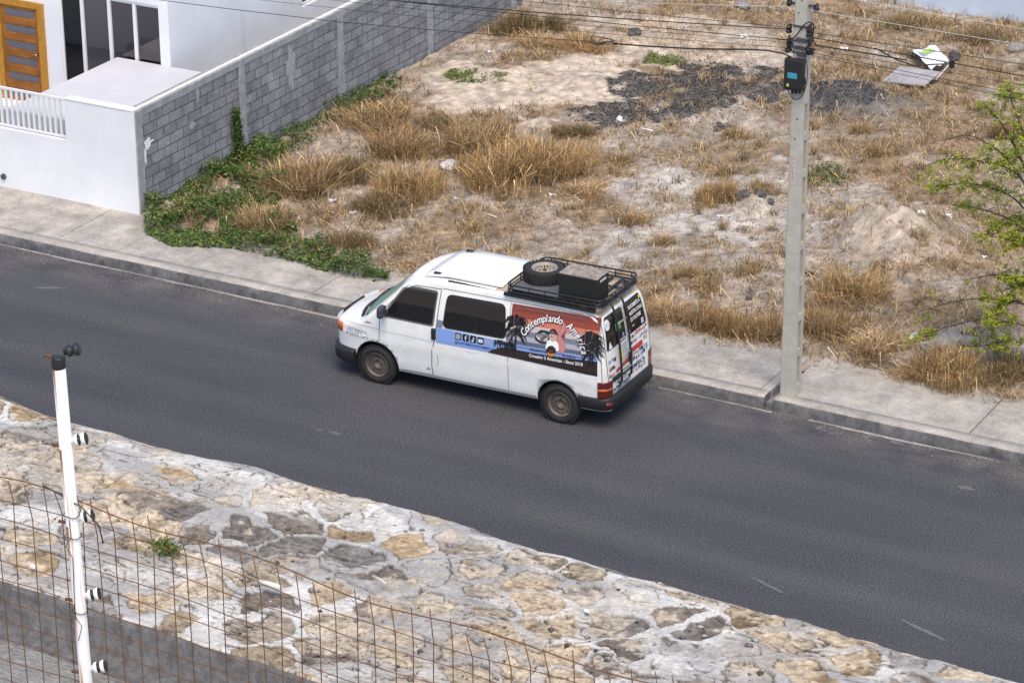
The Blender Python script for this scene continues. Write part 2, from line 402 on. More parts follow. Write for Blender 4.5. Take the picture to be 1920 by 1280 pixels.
V, F, C = blades(P, H, RNG.uniform(.008, .020, n), RNG.uniform(0, 6.28, n), ln, RNG.uniform(.1, .8, n), scol(n), seg=2)
link('dry_straw', npmesh('dry_straw', V, F, M_grass, C), label='thin dead straw scattered over the dusty vacant lot', category='dry grass', kind='stuff')

# charcoal lumps and gravel ---------------------------------------
def chunks(name, P, S, col, m, label, cat):
    n = len(P); base = np.array([[1, 0, -.3], [-.5, .87, -.3], [-.5, -.87, -.3], [.1, .1, .8], [.6, -.7, .3]]); fs = np.array([[0, 1, 3], [1, 2, 3], [2, 4, 3], [4, 0, 3], [0, 2, 1], [0, 4, 2]])
    a = RNG.uniform(0, 6.28, n); ca, sa_ = np.cos(a), np.sin(a); B = base[None]*RNG.uniform(.6, 1.3, (n, 5, 3))*S[:, None, None]
    V = np.stack([B[..., 0]*ca[:, None]-B[..., 1]*sa_[:, None], B[..., 0]*sa_[:, None]+B[..., 1]*ca[:, None], B[..., 2]*.7], -1)+P[:, None, :]
    F = (fs[None]+(np.arange(n)*5)[:, None, None]).reshape(-1, 3)
    return link(name, npmesh(name, V.reshape(-1, 3), F, m, np.repeat(col, 5, 0)), label=label, category=cat, kind='stuff')
n = 40000; sx = RNG.uniform(-5, 4, n); sy = RNG.uniform(11, 20, n); ch = masks(sx, sy)[0]; ch0 = soft(sx, sy, CHAR, .9, 1.2, 5)
k = (RNG.random(n) < ch*.9+ch0*.12); sx = sx[k]; sy = sy[k]
chunks('charcoal_debris', np.stack([sx, sy, hgt(sx, sy)+.01], -1), RNG.uniform(.006, .026, len(sx)), np.array([[.036, .036, .038]])*RNG.uniform(.35, 2.8, (len(sx), 1)), vcmat('charcoal', var=0, bump=0), 'black charcoal and burnt debris spread over the middle of the lot', 'debris')
n = 9000; sx = RNG.uniform(-7, 12, n); sy = RNG.uniform(3.9, 24, n); k = RNG.random(n) < .25+.5*masks(sx, sy)[2]; sx = sx[k]; sy = sy[k]
chunks('gravel', np.stack([sx, sy, hgt(sx, sy)], -1), RNG.uniform(.008, .035, len(sx)), np.array([[.33, .31, .30]])*RNG.uniform(.5, 1.7, (len(sx), 1)), vcmat('gravel_stone', var=.2, bump=0), 'small grey pebbles strewn across the vacant lot', 'gravel')

n = 2600; sx = RNG.uniform(-11, 13, n); sy = 2.08-RNG.random(n)**2*.45; k = fbm(sx*1.1, sx*0+2, 9, 4) > .42; sx, sy = sx[k], sy[k]
chunks('gutter_debris', np.stack([sx, sy, np.full(len(sx), .004)], -1), RNG.uniform(.004, .016, len(sx)), np.array([[.22, .19, .16]])*RNG.uniform(.4, 2., (len(sx), 1)), vcmat('gutter_grit', var=0, bump=0), 'grit and dead leaves gathered along the foot of the kerb', 'debris')
# ------------------------------------------------------------------ block wall
def blockmat():
    m = bpy.data.materials.new('concrete_blocks'); m.use_nodes = True; n = m.node_tree; L = n.links; b = n.nodes['Principled BSDF']; b.inputs['Roughness'].default_value = .95
    tc = n.nodes.new('ShaderNodeTexCoord'); sp = n.nodes.new('ShaderNodeSeparateXYZ'); cb = n.nodes.new('ShaderNodeCombineXYZ'); L.new(tc.outputs['Object'], sp.inputs[0])
    L.new(sp.outputs[1], cb.inputs[0]); L.new(sp.outputs[2], cb.inputs[1])
    wn = n.nodes.new('ShaderNodeTexNoise'); wn.inputs['Scale'].default_value = 9; L.new(tc.outputs['Object'], wn.inputs['Vector'])
    vm = n.nodes.new('ShaderNodeVectorMath'); vm.operation = 'MULTIPLY_ADD'; vm.inputs[1].default_value = (.02, .02, 0); L.new(wn.outputs['Color'], vm.inputs[0]); L.new(cb.outputs[0], vm.inputs[2])
    br = n.nodes.new('ShaderNodeTexBrick'); br.inputs['Scale'].default_value = 1; br.inputs['Brick Width'].default_value = .41; br.inputs['Row Height'].default_value = .205; br.inputs['Mortar Size'].default_value = .011; br.inputs['Mortar Smooth'].default_value = .3; br.inputs['Bias'].default_value = -.1
    br.inputs['Color1'].default_value = (.19, .192, .205, 1); br.inputs['Color2'].default_value = (.265, .268, .285, 1); br.inputs['Mortar'].default_value = (.085, .085, .09, 1)
    L.new(vm.outputs[0], br.inputs['Vector'])
    def nz(s, d=6):
        t = n.nodes.new('ShaderNodeTexNoise'); t.inputs['Scale'].default_value = s; t.inputs['Detail'].default_value = d; t.inputs['Roughness'].default_value = .7; L.new(tc.outputs['Object'], t.inputs['Vector']); return t.outputs['Fac']
    def mulrng(c, f, lo, hi, a=.3, e=.7):
        r = n.nodes.new('ShaderNodeMapRange'); r.inputs[1].default_value = a; r.inputs[2].default_value = e; r.inputs[3].default_value = lo; r.inputs[4].default_value = hi; L.new(f, r.inputs[0])
        x = n.nodes.new('ShaderNodeMix'); x.data_type = 'RGBA'; x.blend_type = 'MULTIPLY'; x.inputs[0].default_value = 1; L.new(c, x.inputs[6]); L.new(r.outputs[0], x.inputs[7]); return x.outputs[2]
    c = mulrng(br.outputs['Color'], nz(38), .55, 1.45); c = mulrng(c, nz(2.2), .7, 1.35)
    x = n.nodes.new('ShaderNodeMix'); x.data_type = 'RGBA'; r = n.nodes.new('ShaderNodeMapRange'); r.inputs[1].default_value = .60; r.inputs[2].default_value = .74; r.inputs[4].default_value = .6; L.new(nz(1.6, 8), r.inputs[0]); L.new(r.outputs[0], x.inputs[0]); L.new(c, x.inputs[6]); x.inputs[7].default_value = (.36, .365, .38, 1)
    L.new(x.outputs[2], b.inputs['Base Color'])
    ad = n.nodes.new('ShaderNodeMath'); ad.operation = 'MULTIPLY_ADD'; ad.inputs[1].default_value = -1.5; L.new(br.outputs['Fac'], ad.inputs[0]); L.new(nz(60), ad.inputs[2])
    bp = n.nodes.new('ShaderNodeBump'); bp.inputs['Strength'].default_value = .7; bp.inputs['Distance'].default_value = .015; L.new(ad.outputs[0], bp.inputs['Height']); L.new(bp.outputs[0], b.inputs['Normal']); return m
M_block = blockmat(); M_col = mat('column_concrete', (.33, .335, .35), .9, var=.35, vscale=6, bump=.5, bscale=50)
WX = -7.52; WT = 2.18
bw = empty('block_wall', (WX-.1, 11, 0), label='long grey concrete block wall between the white house and the vacant lot', category='wall')
def child(mb, name, m, parent, **k):
    me = mb.mesh(name, m); o = link(name, me, parent, **k); me.transform(Matrix.Translation(-parent.location)); return o
me = MB().box2((WX-.17, 4.26, -.1), (WX, 18.6, WT-.14)).mesh('block_panel', M_block)
o = link('block_panel', me); o.parent = bw; o.matrix_parent_inverse = Matrix.Translation(-bw.location)
for i, yy in enumerate((4.16, 7.51, 11.05, 14.57, 18.2)):
    child(MB().box2((WX-.19, yy-.1, -.1), (WX+.018, yy+.1, WT-.02), bev=.008), 'column', M_col, bw)
mb = MB(); ys = np.arange(4.075, 18.7, .25); rings = []
for yy in ys:
    q = (fbm(np.array(yy*2.), np.array(0.), 3)-.5)*.03
    rings.append([mb.bm.verts.new((a, yy, z)) for a, z in ((WX-.2, WT-.13), (WX+.012+q*.4, WT-.14+q), (WX+.014+q*.4, WT-.008), (WX-.01, WT+.004), (WX-.2, WT+.004))])
for a, b in zip(rings, rings[1:]):
    for k in range(5): mb.bm.faces.new((a[k], a[(k+1) % 5], b[(k+1) % 5], b[k]))
mb.bm.faces.new(rings[0]); mb.bm.faces.new(rings[-1]); child(mb, 'top_beam', M_col, bw)
child(MB().box2((WX-.095, 4.245, WT-.1), (WX-.035, 18.6, WT+.018), bev=.004), 'coping', M_white, bw)
child(MB().box2((WX-.034, 4.245, WT-.02), (WX-.004, 18.6, WT+.022), bev=.004), 'coping_edge', mat('cream_coping', (.66, .63, .56), .85, var=.3, vscale=12), bw)
def smear(name, yc, zc, ry, rz, m, seed):
    random.seed(seed); mb = MB(); n = 22; pts = []
    for k in range(n):
        t = 2*math.pi*k/n; q = .6+.7*random.random(); pts.append((WX+.006, yc+ry*q*math.cos(t), zc+rz*q*math.sin(t)))
    f = mb.bm.faces.new([mb.bm.verts.new(p) for p in pts]); e = bmesh.ops.extrude_face_region(mb.bm, geom=[f]); bmesh.ops.translate(mb.bm, verts=[v for v in e['geom'] if isinstance(v, bmesh.types.BMVert)], vec=(-.012, 0, 0))
    child(mb, name, m, bw)
M_mort = mat('pale_mortar', (.34, .345, .37), .9, var=.3, vscale=20)
q = XP(545, 125, WX); smear('mortar_smear', q[1], q[2], .16, .42, M_mort, 1)
q = XP(279, 268, WX); smear('paint_smear', q[1]-.02, q[2], .13, .09, M_white, 2); q = XP(272, 292, WX); smear('paint_smear', q[1], q[2], .04, .16, M_white, 3)
q = XP(370, 175, WX); smear('mortar_smear', q[1], q[2], .06, .16, M_mort, 4); q = XP(360, 235, WX); smear('mortar_smear', q[1], q[2], .10, .08, M_mort, 6); q = XP(330, 250, WX); smear('mortar_smear', q[1], q[2], .05, .05, M_mort, 8)

# ------------------------------------------------------------------ white garden wall with railing
gw = empty('garden_wall', (-10, 4.04, 0), label='white plastered garden wall with a barred opening along the pavement', category='wall')
RX = YP(120, 200, 4.04)[0]; RZ0 = 1.37; RZ1 = 2.165
mb = MB(); pr = [(-40, .0), (-7.70+.005, .0), (-7.70+.005, WT-.01), (RX, WT-.01), (RX, RZ0), (-40, RZ0)]
a = [mb.bm.verts.new((p[0], 4.04, p[1])) for p in pr]; b = [mb.bm.verts.new((p[0], 4.22, p[1])) for p in pr]
for i in range(6): mb.bm.faces.new((a[i], a[(i+1) % 6], b[(i+1) % 6], b[i]))
mb.bm.faces.new(a); mb.bm.faces.new(b); child(mb, 'plastered_wall', M_white, gw)
child(MB().box2((-7.70+.005, 4.038, 0), (WX-.008, 4.06, WT-.01)), 'wall_end', M_white, gw)
child(MB().box2((RX-.004, 4.03, WT-.01), (WX-.02, 4.235, WT+.016), bev=.005), 'coping', mat('cream_edge', (.74, .72, .66), .8, var=.15, vscale=10), gw)
rl = child(MB().box2((-40, 4.10, RZ1-.05), (RX, 4.14, RZ1), bev=.006).box2((-40, 4.10, RZ0+.02), (RX, 4.14, RZ0+.06), bev=.006), 'railing', M_metalw, gw)
xx = RX-.03
for i in range(40):
    me = MB().box2((xx-.022, 4.105, RZ0+.06), (xx+.022, 4.135, RZ1-.05)).mesh('bar', M_metalw); me.transform(Matrix.Translation(-gw.location)); link('bar', me, rl); xx -= .124
q = YP(7, 331, 4.03)
mb = MB(); mb.lathe([(.055, -.02), (.055, .03), (.045, .03), (.045, -.0)], 'Y', (q[0], 4.02, q[2]), 20); child(mb, 'drain_pipe', mat('dark_pipe', (.06, .07, .08), .6), gw)

# ------------------------------------------------------------------ house
hs = empty('white_house', (-14, 9, 0), label='white plastered house with a slatted orange wooden door and tall grey windows', category='house')
FY = 7.82; HX = -9.38
# facade with window opening
wl, wr = YP(104, 60, FY)[0], YP(302, 122, FY)[0]; sill = YP(302, 122, FY)[2]; top = YP(297, 12, FY)[2]
wl = -12.0
mb = MB()
mb.box2((-40, FY, 0), (wl, FY+.2, 6)); mb.box2((wr, FY, 0), (HX, FY+.2, 6)); mb.box2((wl, FY, top), (wr, FY+.2, 6)); mb.box2((wl, FY, -.2), (wr, FY+.2, .45))
mb.box2((HX-.2, FY+.2, 0), (HX, 10.3, 6)); 
q0 = XP(567, 14, HX-.06); q1 = XP(604, 3, HX-.06); wy0, wz0 = q0[1], q0[2]
mb.box2((HX-.26, 10.3, 0), (HX-.06, wy0, 6)); mb.box2((HX-.26, wy0, 0), (HX-.06, wy0+1.3, wz0)); mb.box2((HX-.26, wy0+1.3, 0), (HX-.06, 22, 6)); mb.box2((HX-.26, wy0, wz0+1.0), (HX-.06, wy0+1.3, 6))
mb.box2((-40, FY+2.6, 5.9), (HX-.26, 22, 6.1)); mb.box2((-40, 22, 0), (HX-.06, 22.2, 6))  # roof stops short of the facade: unseen opening added to light the room
mb.box2((-40, FY+2.6, .2), (HX-.3, FY+2.7, 5.8))
child(mb, 'wall', M_white, hs)
M_room = mat('room_wall', (.62, .58, .60), .9)
child(MB().box2((wl-.6, FY+2.5, .3), (HX-.35, FY+2.59, 5)), 'room_wall', M_room, hs)
child(MB().box2((wl-.6, FY+.25, .25), (HX-.35, FY+2.49, .45)), 'room_floor', mat('room_floor', (.33, .28, .27), .5), hs)
def glassm(name, tint=(.5, .5, .52), f=.55, rough=.03):
    m = bpy.data.materials.new(name); m.use_nodes = True; n = m.node_tree; L = n.links; n.nodes.remove(n.nodes['Principled BSDF'])
    t = n.nodes.new('ShaderNodeBsdfTransparent'); t.inputs[0].default_value = (*tint, 1); g = n.nodes.new('ShaderNodeBsdfGlossy'); g.inputs['Roughness'].default_value = rough; g.inputs[0].default_value = (.8, .8, .8, 1)
    fr = n.nodes.new('ShaderNodeFresnel'); fr.inputs[0].default_value = 1.5; mu = n.nodes.new('ShaderNodeMath'); mu.operation = 'MULTIPLY_ADD'; mu.inputs[1].default_value = 1; mu.inputs[2].default_value = f; L.new(fr.outputs[0], mu.inputs[0])
    ms = n.nodes.new('ShaderNodeMixShader'); L.new(mu.outputs[0], ms.inputs[0]); L.new(t.outputs[0], ms.inputs[1]); L.new(g.outputs[0], ms.inputs[2]); L.new(ms.outputs[0], n.nodes['Material Output'].inputs[0]); return m
M_gl = glassm('window_glass', (.50, .49, .52), .06); M_gld = glassm('dark_glass', (.14, .14, .16), .03)
edges = [wl, YP(155, 70, FY)[0], YP(205, 60, FY)[0], YP(252, 60, FY)[0], wr]
wf = child(MB().box2((wl, FY+.03, top-.06), (wr, FY+.1, top)), 'window_frame', M_metalw, hs)
mb = MB()
for e in edges[1:4]: mb.box2((e-.035, FY+.02, .45), (e+.035, FY+.11, top-.06))
mb.box2((wl, FY+.03, .45), (wl+.035, FY+.1, top-.06)); me = mb.mesh('mullions', M_metalw); me.transform(Matrix.Translation(-hs.location)); link('mullions', me, wf)
for i in range(4):
    me = MB().box2((edges[i]+.037, FY+.06, .46), (edges[i+1]-.037, FY+.066, top-.062)).mesh('window_pane', M_gld if i == 0 else M_gl); me.transform(Matrix.Translation(-hs.location)); link('window_pane', me, wf)
# wood dresser seen through the panes
q = YP(300, 92, FY+.55)
o = child(MB().box2((wr-1.15, FY+.2+.25, .46), (wr-.02, FY+1.0, q[2]), bev=.01), 'wooden_dresser', mat('brown_wood', (.30, .12, .035), .5, var=.3, vscale=6), hs)
# side window
child(MB().box2((HX-.2, wy0, wz0), (HX-.1, wy0+1.3, wz0+.05)).box2((HX-.2, wy0+.35, wz0+.05), (HX-.1, wy0+.4, wz0+1)), 'window_frame', M_metalw, hs)
child(MB().box2((HX-.18, wy0, wz0), (HX-.16, wy0+1.3, wz0+1)), 'window_pane', mat('navy_glass', (.02, .022, .035), .1), hs)
# raised white terrace block in front of the windows
TZ = sill; tx = YP(220, 107, FY)[0]
child(MB().box2((tx, 4.3, 0), (-7.75, FY-.004, TZ)), 'terrace', mat('pale_terrace', (.54, .54, .57), .8, var=.08, vscale=2), hs)
child(MB().box2((-40, 4.23, -.2), (tx-.004, FY-.004, .28)), 'patio_floor', mat('grey_tile', (.20, .20, .22), .6, var=.15, vscale=3), hs)
child(MB().box2((-40, FY-.42, .28), (tx-.004, FY-.006, .36)), 'door_step', M_white, hs)
# door
dl, dr = YP(10, 120, FY)[0], YP(74, 60, FY)[0]; fo = YP(88, 100, FY)[0]; zt = YP(40, 12, FY)[2]; zb = .36
M_fr = mat('amber_wood', (.50, .24, .03), .45, var=.3, vscale=5); M_dr = mat('orange_wood', (.33, .125, .02), .4, var=.45, vscale=4)
dd = child(MB().box2((dl, FY-.02, zb), (dr, FY+.02-.03, zt)), 'door', M_dr, hs)
me = MB().box2((dr, FY-.05, zb), (fo, FY-.003, zt+.13)).box2((dl-.13, FY-.05, zb), (dl, FY-.003, zt+.13)).box2((dl, FY-.05, zt), (dr, FY-.003, zt+.13)).mesh('door_frame', M_fr); me.transform(Matrix.Translation(-hs.location)); link('door_frame', me, dd)
M_slot = mat('door_glass', (.13, .13, .16), .15)
for i in range(6):
    zc = YP(40, 26+i*29.6, FY-.02)[2]
    if zc < zb+.1: continue
    me = MB().box2((dl+.10, FY-.024, zc-.065), (dr-.09, FY-.019, zc+.065)).mesh('door_slot', M_slot); me.transform(Matrix.Translation(-hs.location)); link('door_slot', me, dd)
mb = MB()
for i in range(7):
    zc = YP(40, 26+(i-.5)*29.6, FY-.02)[2]
    if zc > zb+.1: mb.box2((dl+.06, FY-.034, zc-.075), (dr-.06, FY-.0195, zc+.075), bev=.006)
me = mb.mesh('door_slats', M_dr); me.transform(Matrix.Translation(-hs.location)); link('door_slats', me, dd)
q = YP(79, 104, FY-.04); me = MB().tube([(dr-.05, FY-.02, q[2]), (dr-.05, FY-.09, q[2]), (dr-.16, FY-.09, q[2])], .012).mesh('handle', mat('steel', (.4, .4, .4), .3, metal=1)); me.transform(Matrix.Translation(-hs.location)); link('handle', me, dd)

# far white wall at the back of the lot
fy = 22.45
fw_ = empty('back_wall', (3, fy, 0), label='pale blue-white rendered wall at the far corner of the lot', category='wall')
xa = G(1672, 14, .1)[0]; xb = G(1718, 22, .1)[0]
child(MB().box2((xb, fy, -.2), (22, fy+.3, 3.2)), 'plastered_wall', mat('pale_blue_render', (.52, .60, .72), .8, var=.1, vscale=2), fw_)
child(MB().box2((xa, fy+.02, -.2), (xb-.002, fy+.3, 3.2)), 'end_panel', mat('grey_plaster', (.52, .53, .56), .8, var=.2, vscale=4), fw_)
q = YP(1678, 8, fy); child(MB().tube([(q[0], fy-.01, 0), (q[0], fy-.01, 3)], .025), 'drain_pipe', M_conc, fw_)
mb = MB(); mb.prism(gpoly([(1572, -14), (1592, 4), (1640, 12), (1668, -4), (1640, -20)], .2), .1, .27); mb.build('concrete_slab', mat('pale_slab', (.5, .5, .47), .9, var=.2, vscale=4), label='pale concrete slab lying on the ground at the back of the lot beside the far white wall', category='slab')

# ================================================================== VAN  (local: x back, y away from camera, z up; origin under the near front wheel)
VW = 1.70; YC = VW/2; VYAW = .0132
PAINT = (.81, .81, .80)
M_paint = mat('white_car_paint', PAINT, .35, var=.10, vscale=2.5, coat=.3, dark=(.70, .69, .66))
M_roof = mat('dusty_roof', (.50, .40, .30), .8, var=.4, vscale=6)
M_under = mat('underbody', (.015, .015, .016), .9)
M_glassd = mat('tinted_glass', (.012, .012, .013), .06, spec=.6)
M_seam = mat('panel_gap', (.10, .10, .10), .8)
M_bump = mat('grey_black_plastic', (.014, .014, .017), .55, var=.3, vscale=10, bump=.15, bscale=120)
van = empty('van', (0, 0, 0), VYAW, label='white camper van with sunset graphics and loaded roof rack on the road', category='van')
PRO = np.array([(.20, .12), (.30, .06), (.38, .035), (.50, .02), (.66, .012), (.765, .004), (.79, -.004), (.815, -.004), (.835, .006), (1.0, .006), (1.2, .018), (1.5, .065), (1.75, .12), (1.85, .15), (2.1, .2)])
def prof(z): return np.interp(z, PRO[:, 0], PRO[:, 1])
INS = np.array([(-.93, .70), (-.905, .50), (-.88, .34), (-.82, .20), (-.72, .115), (-.55, .055), (-.3, .018), (0, 0), (3.85, 0), (4.0, .012), (4.07, .035), (4.12, .065), (4.155, .11), (4.2, .16)])
def inset(x): return np.interp(x, INS[:, 0], INS[:, 1])
TOP = np.array([(-.925, .50), (-.92, .62), (-.91, .80), (-.885, .92), (-.83, .99), (-.6, 1.085), (-.4, 1.165), (-.31, 1.215), (-.22, 1.29), (0, 1.475), (.25, 1.695), (.42, 1.85), (.52, 1.92), (.64, 1.955), (.85, 1.97), (1.3, 1.985), (2.5, 1.995), (3.6, 1.97), (3.82, 1.93), (3.92, 1.88), (3.97, 1.82), (4.01, 1.70), (4.06, 1.45), (4.09, 1.25), (4.12, 1.0), (4.145, .75), (4.15, .5), (4.155, .34)])
def ztop(x): return np.interp(x, TOP[:, 0], TOP[:, 1])
CROWN = .055
def crx(x): return np.interp(x, [.35, .95], [.23, CROWN])*np.interp(x, [-.92, -.6, -.25], [.5, .65, 1.0])
def crown(y): return CROWN*((y-YC)/YC)**2
def xrear(z):
    t = TOP[TOP[:, 0] > 3.7]; return np.interp(-z, -t[:, 1], t[:, 0])
def xfront(z):
    t = TOP[TOP[:, 0] < 1.0]; return np.interp(z, t[:, 1], t[:, 0])
def shear(x, z): return z+.012*(x-1.0)
def MS(off):   # near side map (u=x, v=z)
    return lambda u, v: (u, float(prof(v)+inset(u))-off, float(shear(u, v)))
def MR(off):   # tail map (u=y, v=z)
    def f(u, v):
        xx = float(xrear(v+crown(u))); return (xx+off, u, float(shear(xx, v)))
    return f
FX_X = np.linspace(-.9, .9, 181); FX_Z = np.array([float(ztop(q)) for q in FX_X]); FX_C = np.array([float(crx(q)) for q in FX_X])
def MF(off):   # windscreen / bonnet map
    def f(u, v):
        xx = float(np.interp(v, FX_Z-FX_C*((u-YC)/YC)**2, FX_X)); return (xx-off*.7, u, float(shear(xx, v))+off*.7)
    return f
def section(x, N=22, A=6, T=8):
    zt = float(ztop(x)); ins = float(inset(x)); zb = .30
    r = min(.10, max(.02, (zt-zb)*.25)); 
    ye0 = float(prof(zt-r)+ins); CR_ = float(crx(x)); ze = zt-CR_*((ye0+r-YC)/YC)**2; zs = ze-r
    P = []
    for i in range(N):
        z = zb+(zs-zb)*i/(N-1); P.append((float(prof(z))+ins, z))
    y0, z0 = P[-1]
    for i in range(1, A+1):
        t = math.pi/2*i/A; P.append((y0+r*(1-math.cos(t)), z0+r*math.sin(t)))
    y1, z1 = P[-1]; z1e = zt-CR_*((y1-YC)/YC)**2; 
    for i in range(1, T+1):
        yy = y1+(YC-y1)*i/T; P.append((yy, zt-CR_*((yy-YC)/YC)**2+(z1-z1e)*(1-i/T)))
    return P
xs = sorted(set([-.925, -.92, -.91, -.9, -.885, -.86, -.83, -.78, -.72, -.6, -.5, -.4, -.355, -.31, -.265, -.22, -.15, -.07, 0, .08, .16, .25, .34, .42, .47, .52, .58, .64, .74, .85, 1.05, 1.3, 1.7, 2.1, 2.2, 2.5, 2.9, 3.3, 3.6, 3.75, 3.82, 3.87, 3.92, 3.95, 3.97, 3.99, 4.01, 4.03, 4.06, 4.075, 4.09, 4.105, 4.12, 4.133, 4.145, 4.15, 4.154]))
bm = bmesh.new(); rings = []
for x_ in xs:
    P = section(x_); full = P+[(VW-a, b) for a, b in P[-2::-1]]
    rings.append([bm.verts.new((x_, a, shear(x_, b))) for a, b in full])
NR = len(rings[0])
for i in range(len(xs)-1):
    A, B = rings[i], rings[i+1]
    for k in range(NR-1):
        f = bm.faces.new((A[k], A[k+1], B[k+1], B[k])); f.smooth = True
        if 2.15 < (xs[i]+xs[i+1])/2 < 3.96 and 25 <= k < NR-26: f.material_index = 1
    f = bm.faces.new((A[0], B[0], B[-1], A[-1])); f.material_index = 2
bm.faces.new(rings[0][::-1]); bm.faces.new(rings[-1])
bmesh.ops.recalc_face_normals(bm, faces=bm.faces[:])
me = bpy.data.meshes.new('body'); bm.to_mesh(me); bm.free()
for m in (M_paint, M_roof, M_under): me.materials.append(m)
body = link('body', me, van)
WHEELX = (0.0, 3.32)
ARCH = ((0.0, .35, .405), (3.30, .33, .375))
cuts = []
for (ax, az_, ar) in ARCH:
    for (ya, yb) in ((-.2, .36), (VW-.36, VW+.2)):
        cm = MB().lathe([(ar, ya), (ar, yb)], 'Y', (ax, 0, az_+.012*(ax-1)), 48).mesh('cut', [M_paint, M_paint, M_under])
        for p in cm.polygons: p.material_index = 2
        co = bpy.data.objects.new('cut', cm); COL.objects.link(co); cuts.append(co)
        md = body.modifiers.new('b', 'BOOLEAN'); md.operation = 'DIFFERENCE'; md.object = co; md.solver = 'EXACT'
bpy.context.view_layer.update()
dg = bpy.context.evaluated_depsgraph_get()
nm = bpy.data.meshes.new_from_object(body.evaluated_get(dg)); body.modifiers.clear(); body.data = nm; nm.name = 'body'
for co in cuts: bpy.data.objects.remove(co)

# ---- flat artwork laid on the body surfaces -------------------------------
class Deco:
    def __init__(s): s.bm = bmesh.new(); s.mats = []
    def poly(s, pts, m):
        if m not in s.mats: s.mats.append(m)
        vs = [s.bm.verts.new((p[0], 0, p[1])) for p in pts]
        try: f = s.bm.faces.new(vs)
        except ValueError: return s
        f.material_index = s.mats.index(m); return s
    def ell(s, cu, cv, ru, rv, m, n=20, a0=0, a1=6.2832):
        return s.poly([(cu+ru*math.cos(a0+(a1-a0)*k/n), cv+rv*math.sin(a0+(a1-a0)*k/n)) for k in range(n)], m)
    def rect(s, u0, v0, u1, v1, m, r=0):
        return s.poly(rr(u0, v0, u1, v1, r), m)
    def line(s, pts, wd, m, closed=False):
        pts = [Vector(p) for p in pts]; n = len(pts); L = []; Rr = []
        for i in range(n):
            a = pts[i-1] if (i or closed) else pts[i]; b = pts[(i+1) % n] if (i < n-1 or closed) else pts[i]
            d = (b-a).normalized() if (b-a).length > 1e-9 else Vector((1, 0)); nn = Vector((-d.y, d.x))*wd/2; L.append(pts[i]+nn); Rr.append(pts[i]-nn)
        for i in range(n if closed else n-1):
            j = (i+1) % n; s.poly([L[i], L[j], Rr[j], Rr[i]], m)
        return s
    def text(s, txt, m, size, place, bold=0, shear_=0):
        """place(x, y) -> (u, v) in text units"""
        if m not in s.mats: s.mats.append(m)
        cu = bpy.data.curves.new('t', 'FONT'); cu.body = txt; cu.size = size; cu.offset = bold; cu.shear = shear_; cu.resolution_u = 3; cu.fill_mode = 'FRONT'
        o = bpy.data.objects.new('t', cu); COL.objects.link(o); bpy.context.view_layer.update()
        t = o.evaluated_get(bpy.context.evaluated_depsgraph_get()).to_mesh(); wdt = max([v.co.x for v in t.vertices] or [0])
        vs = [s.bm.verts.new((*(lambda q: (q[0], 0, q[1]))(place(v.co.x, v.co.y, wdt)),)) for v in t.vertices]
        for p in t.polygons:
            try: f = s.bm.faces.new([vs[i] for i in p.vertices]); f.material_index = s.mats.index(m)
            except ValueError: pass
        o.evaluated_get(bpy.context.evaluated_depsgraph_get()).to_mesh_clear(); bpy.data.objects.remove(o); bpy.data.curves.remove(cu); return wdt
    def build(s, name, fn, parent, du=.2, dv=.06, thick=0, **k):
        bm = s.bm; bmesh.ops.triangulate(bm, faces=[f for f in bm.faces if len(f.verts) > 4])
        if bm.verts:
            us = [v.co.x for v in bm.verts]; vs = [v.co.z for v in bm.verts]
            for a, lo, hi, st in ((0, min(us), max(us), du), (2, min(vs), max(vs), dv)):
                q = math.ceil(lo/st)*st
                while q < hi:
                    co = [0, 0, 0]; co[a] = q; no = [0, 0, 0]; no[a] = 1
                    bmesh.ops.bisect_plane(bm, geom=bm.verts[:]+bm.edges[:]+bm.faces[:], plane_co=co, plane_no=no, dist=1e-5); q += st
        for v in bm.verts: v.co = fn(v.co.x, v.co.z)
        for f in bm.faces: f.smooth = False
        me = bpy.data.meshes.new(name); bm.to_mesh(me); bm.free()
        for m in s.mats: me.materials.append(m)
        return link(name, me, parent, **k)
def rr(u0, v0, u1, v1, r, n=5):
    if r <= 0: return [(u0, v0), (u1, v0), (u1, v1), (u0, v1)]
    P = []
    for cu, cv, a in ((u1-r, v0+r, -90), (u1-r, v1-r, 0), (u0+r, v1-r, 90), (u0+r, v0+r, 180)):
        for k in range(n+1):
            t = R(a+90*k/n); P.append((cu+r*math.cos(t), cv+r*math.sin(t)))
    return P
def rpoly(pts, r, n=4):
    P = []; N = len(pts)
    for i in range(N):
        p = Vector(pts[i]); a = (Vector(pts[i-1])-p); b = (Vector(pts[(i+1) % N])-p); ra = min(r, a.length*.45, b.length*.45)
        A = p+a.normalized()*ra; B = p+b.normalized()*ra
        for k in range(n+1):
            t = k/n; P.append(tuple(A*(1-t)**2+p*2*t*(1-t)+B*t*t))
    return P
def fm(name, c, rough=.5): return mat('paint_'+name, c, rough)
K = {n: fm(n, c) for n, c in dict(dkred=(.20, .035, .022), red=(.26, .05, .03), salmon=(.55, .17, .11), pale=(.55, .46, .48), slate=(.17, .19, .24), mist=(.40, .38, .44), dusk=(.10, .115, .17), blue=(.22, .34, .68), brown=(.028, .017, .014), ink=(.012, .011, .012), white=(.8, .8, .8), pink=(.5, .2, .2), skin=(.6, .4, .33), navy=(.03, .04, .12), grey=(.3, .3, .31), signred=(.5, .03, .025), yellow=(.75, .65, .05), green=(.1, .3, .1), teal=(.1, .35, .4), dkblue=(.05, .09, .3), lgrey=(.5, .5, .52), amber=(.6, .2, .03)).items()}

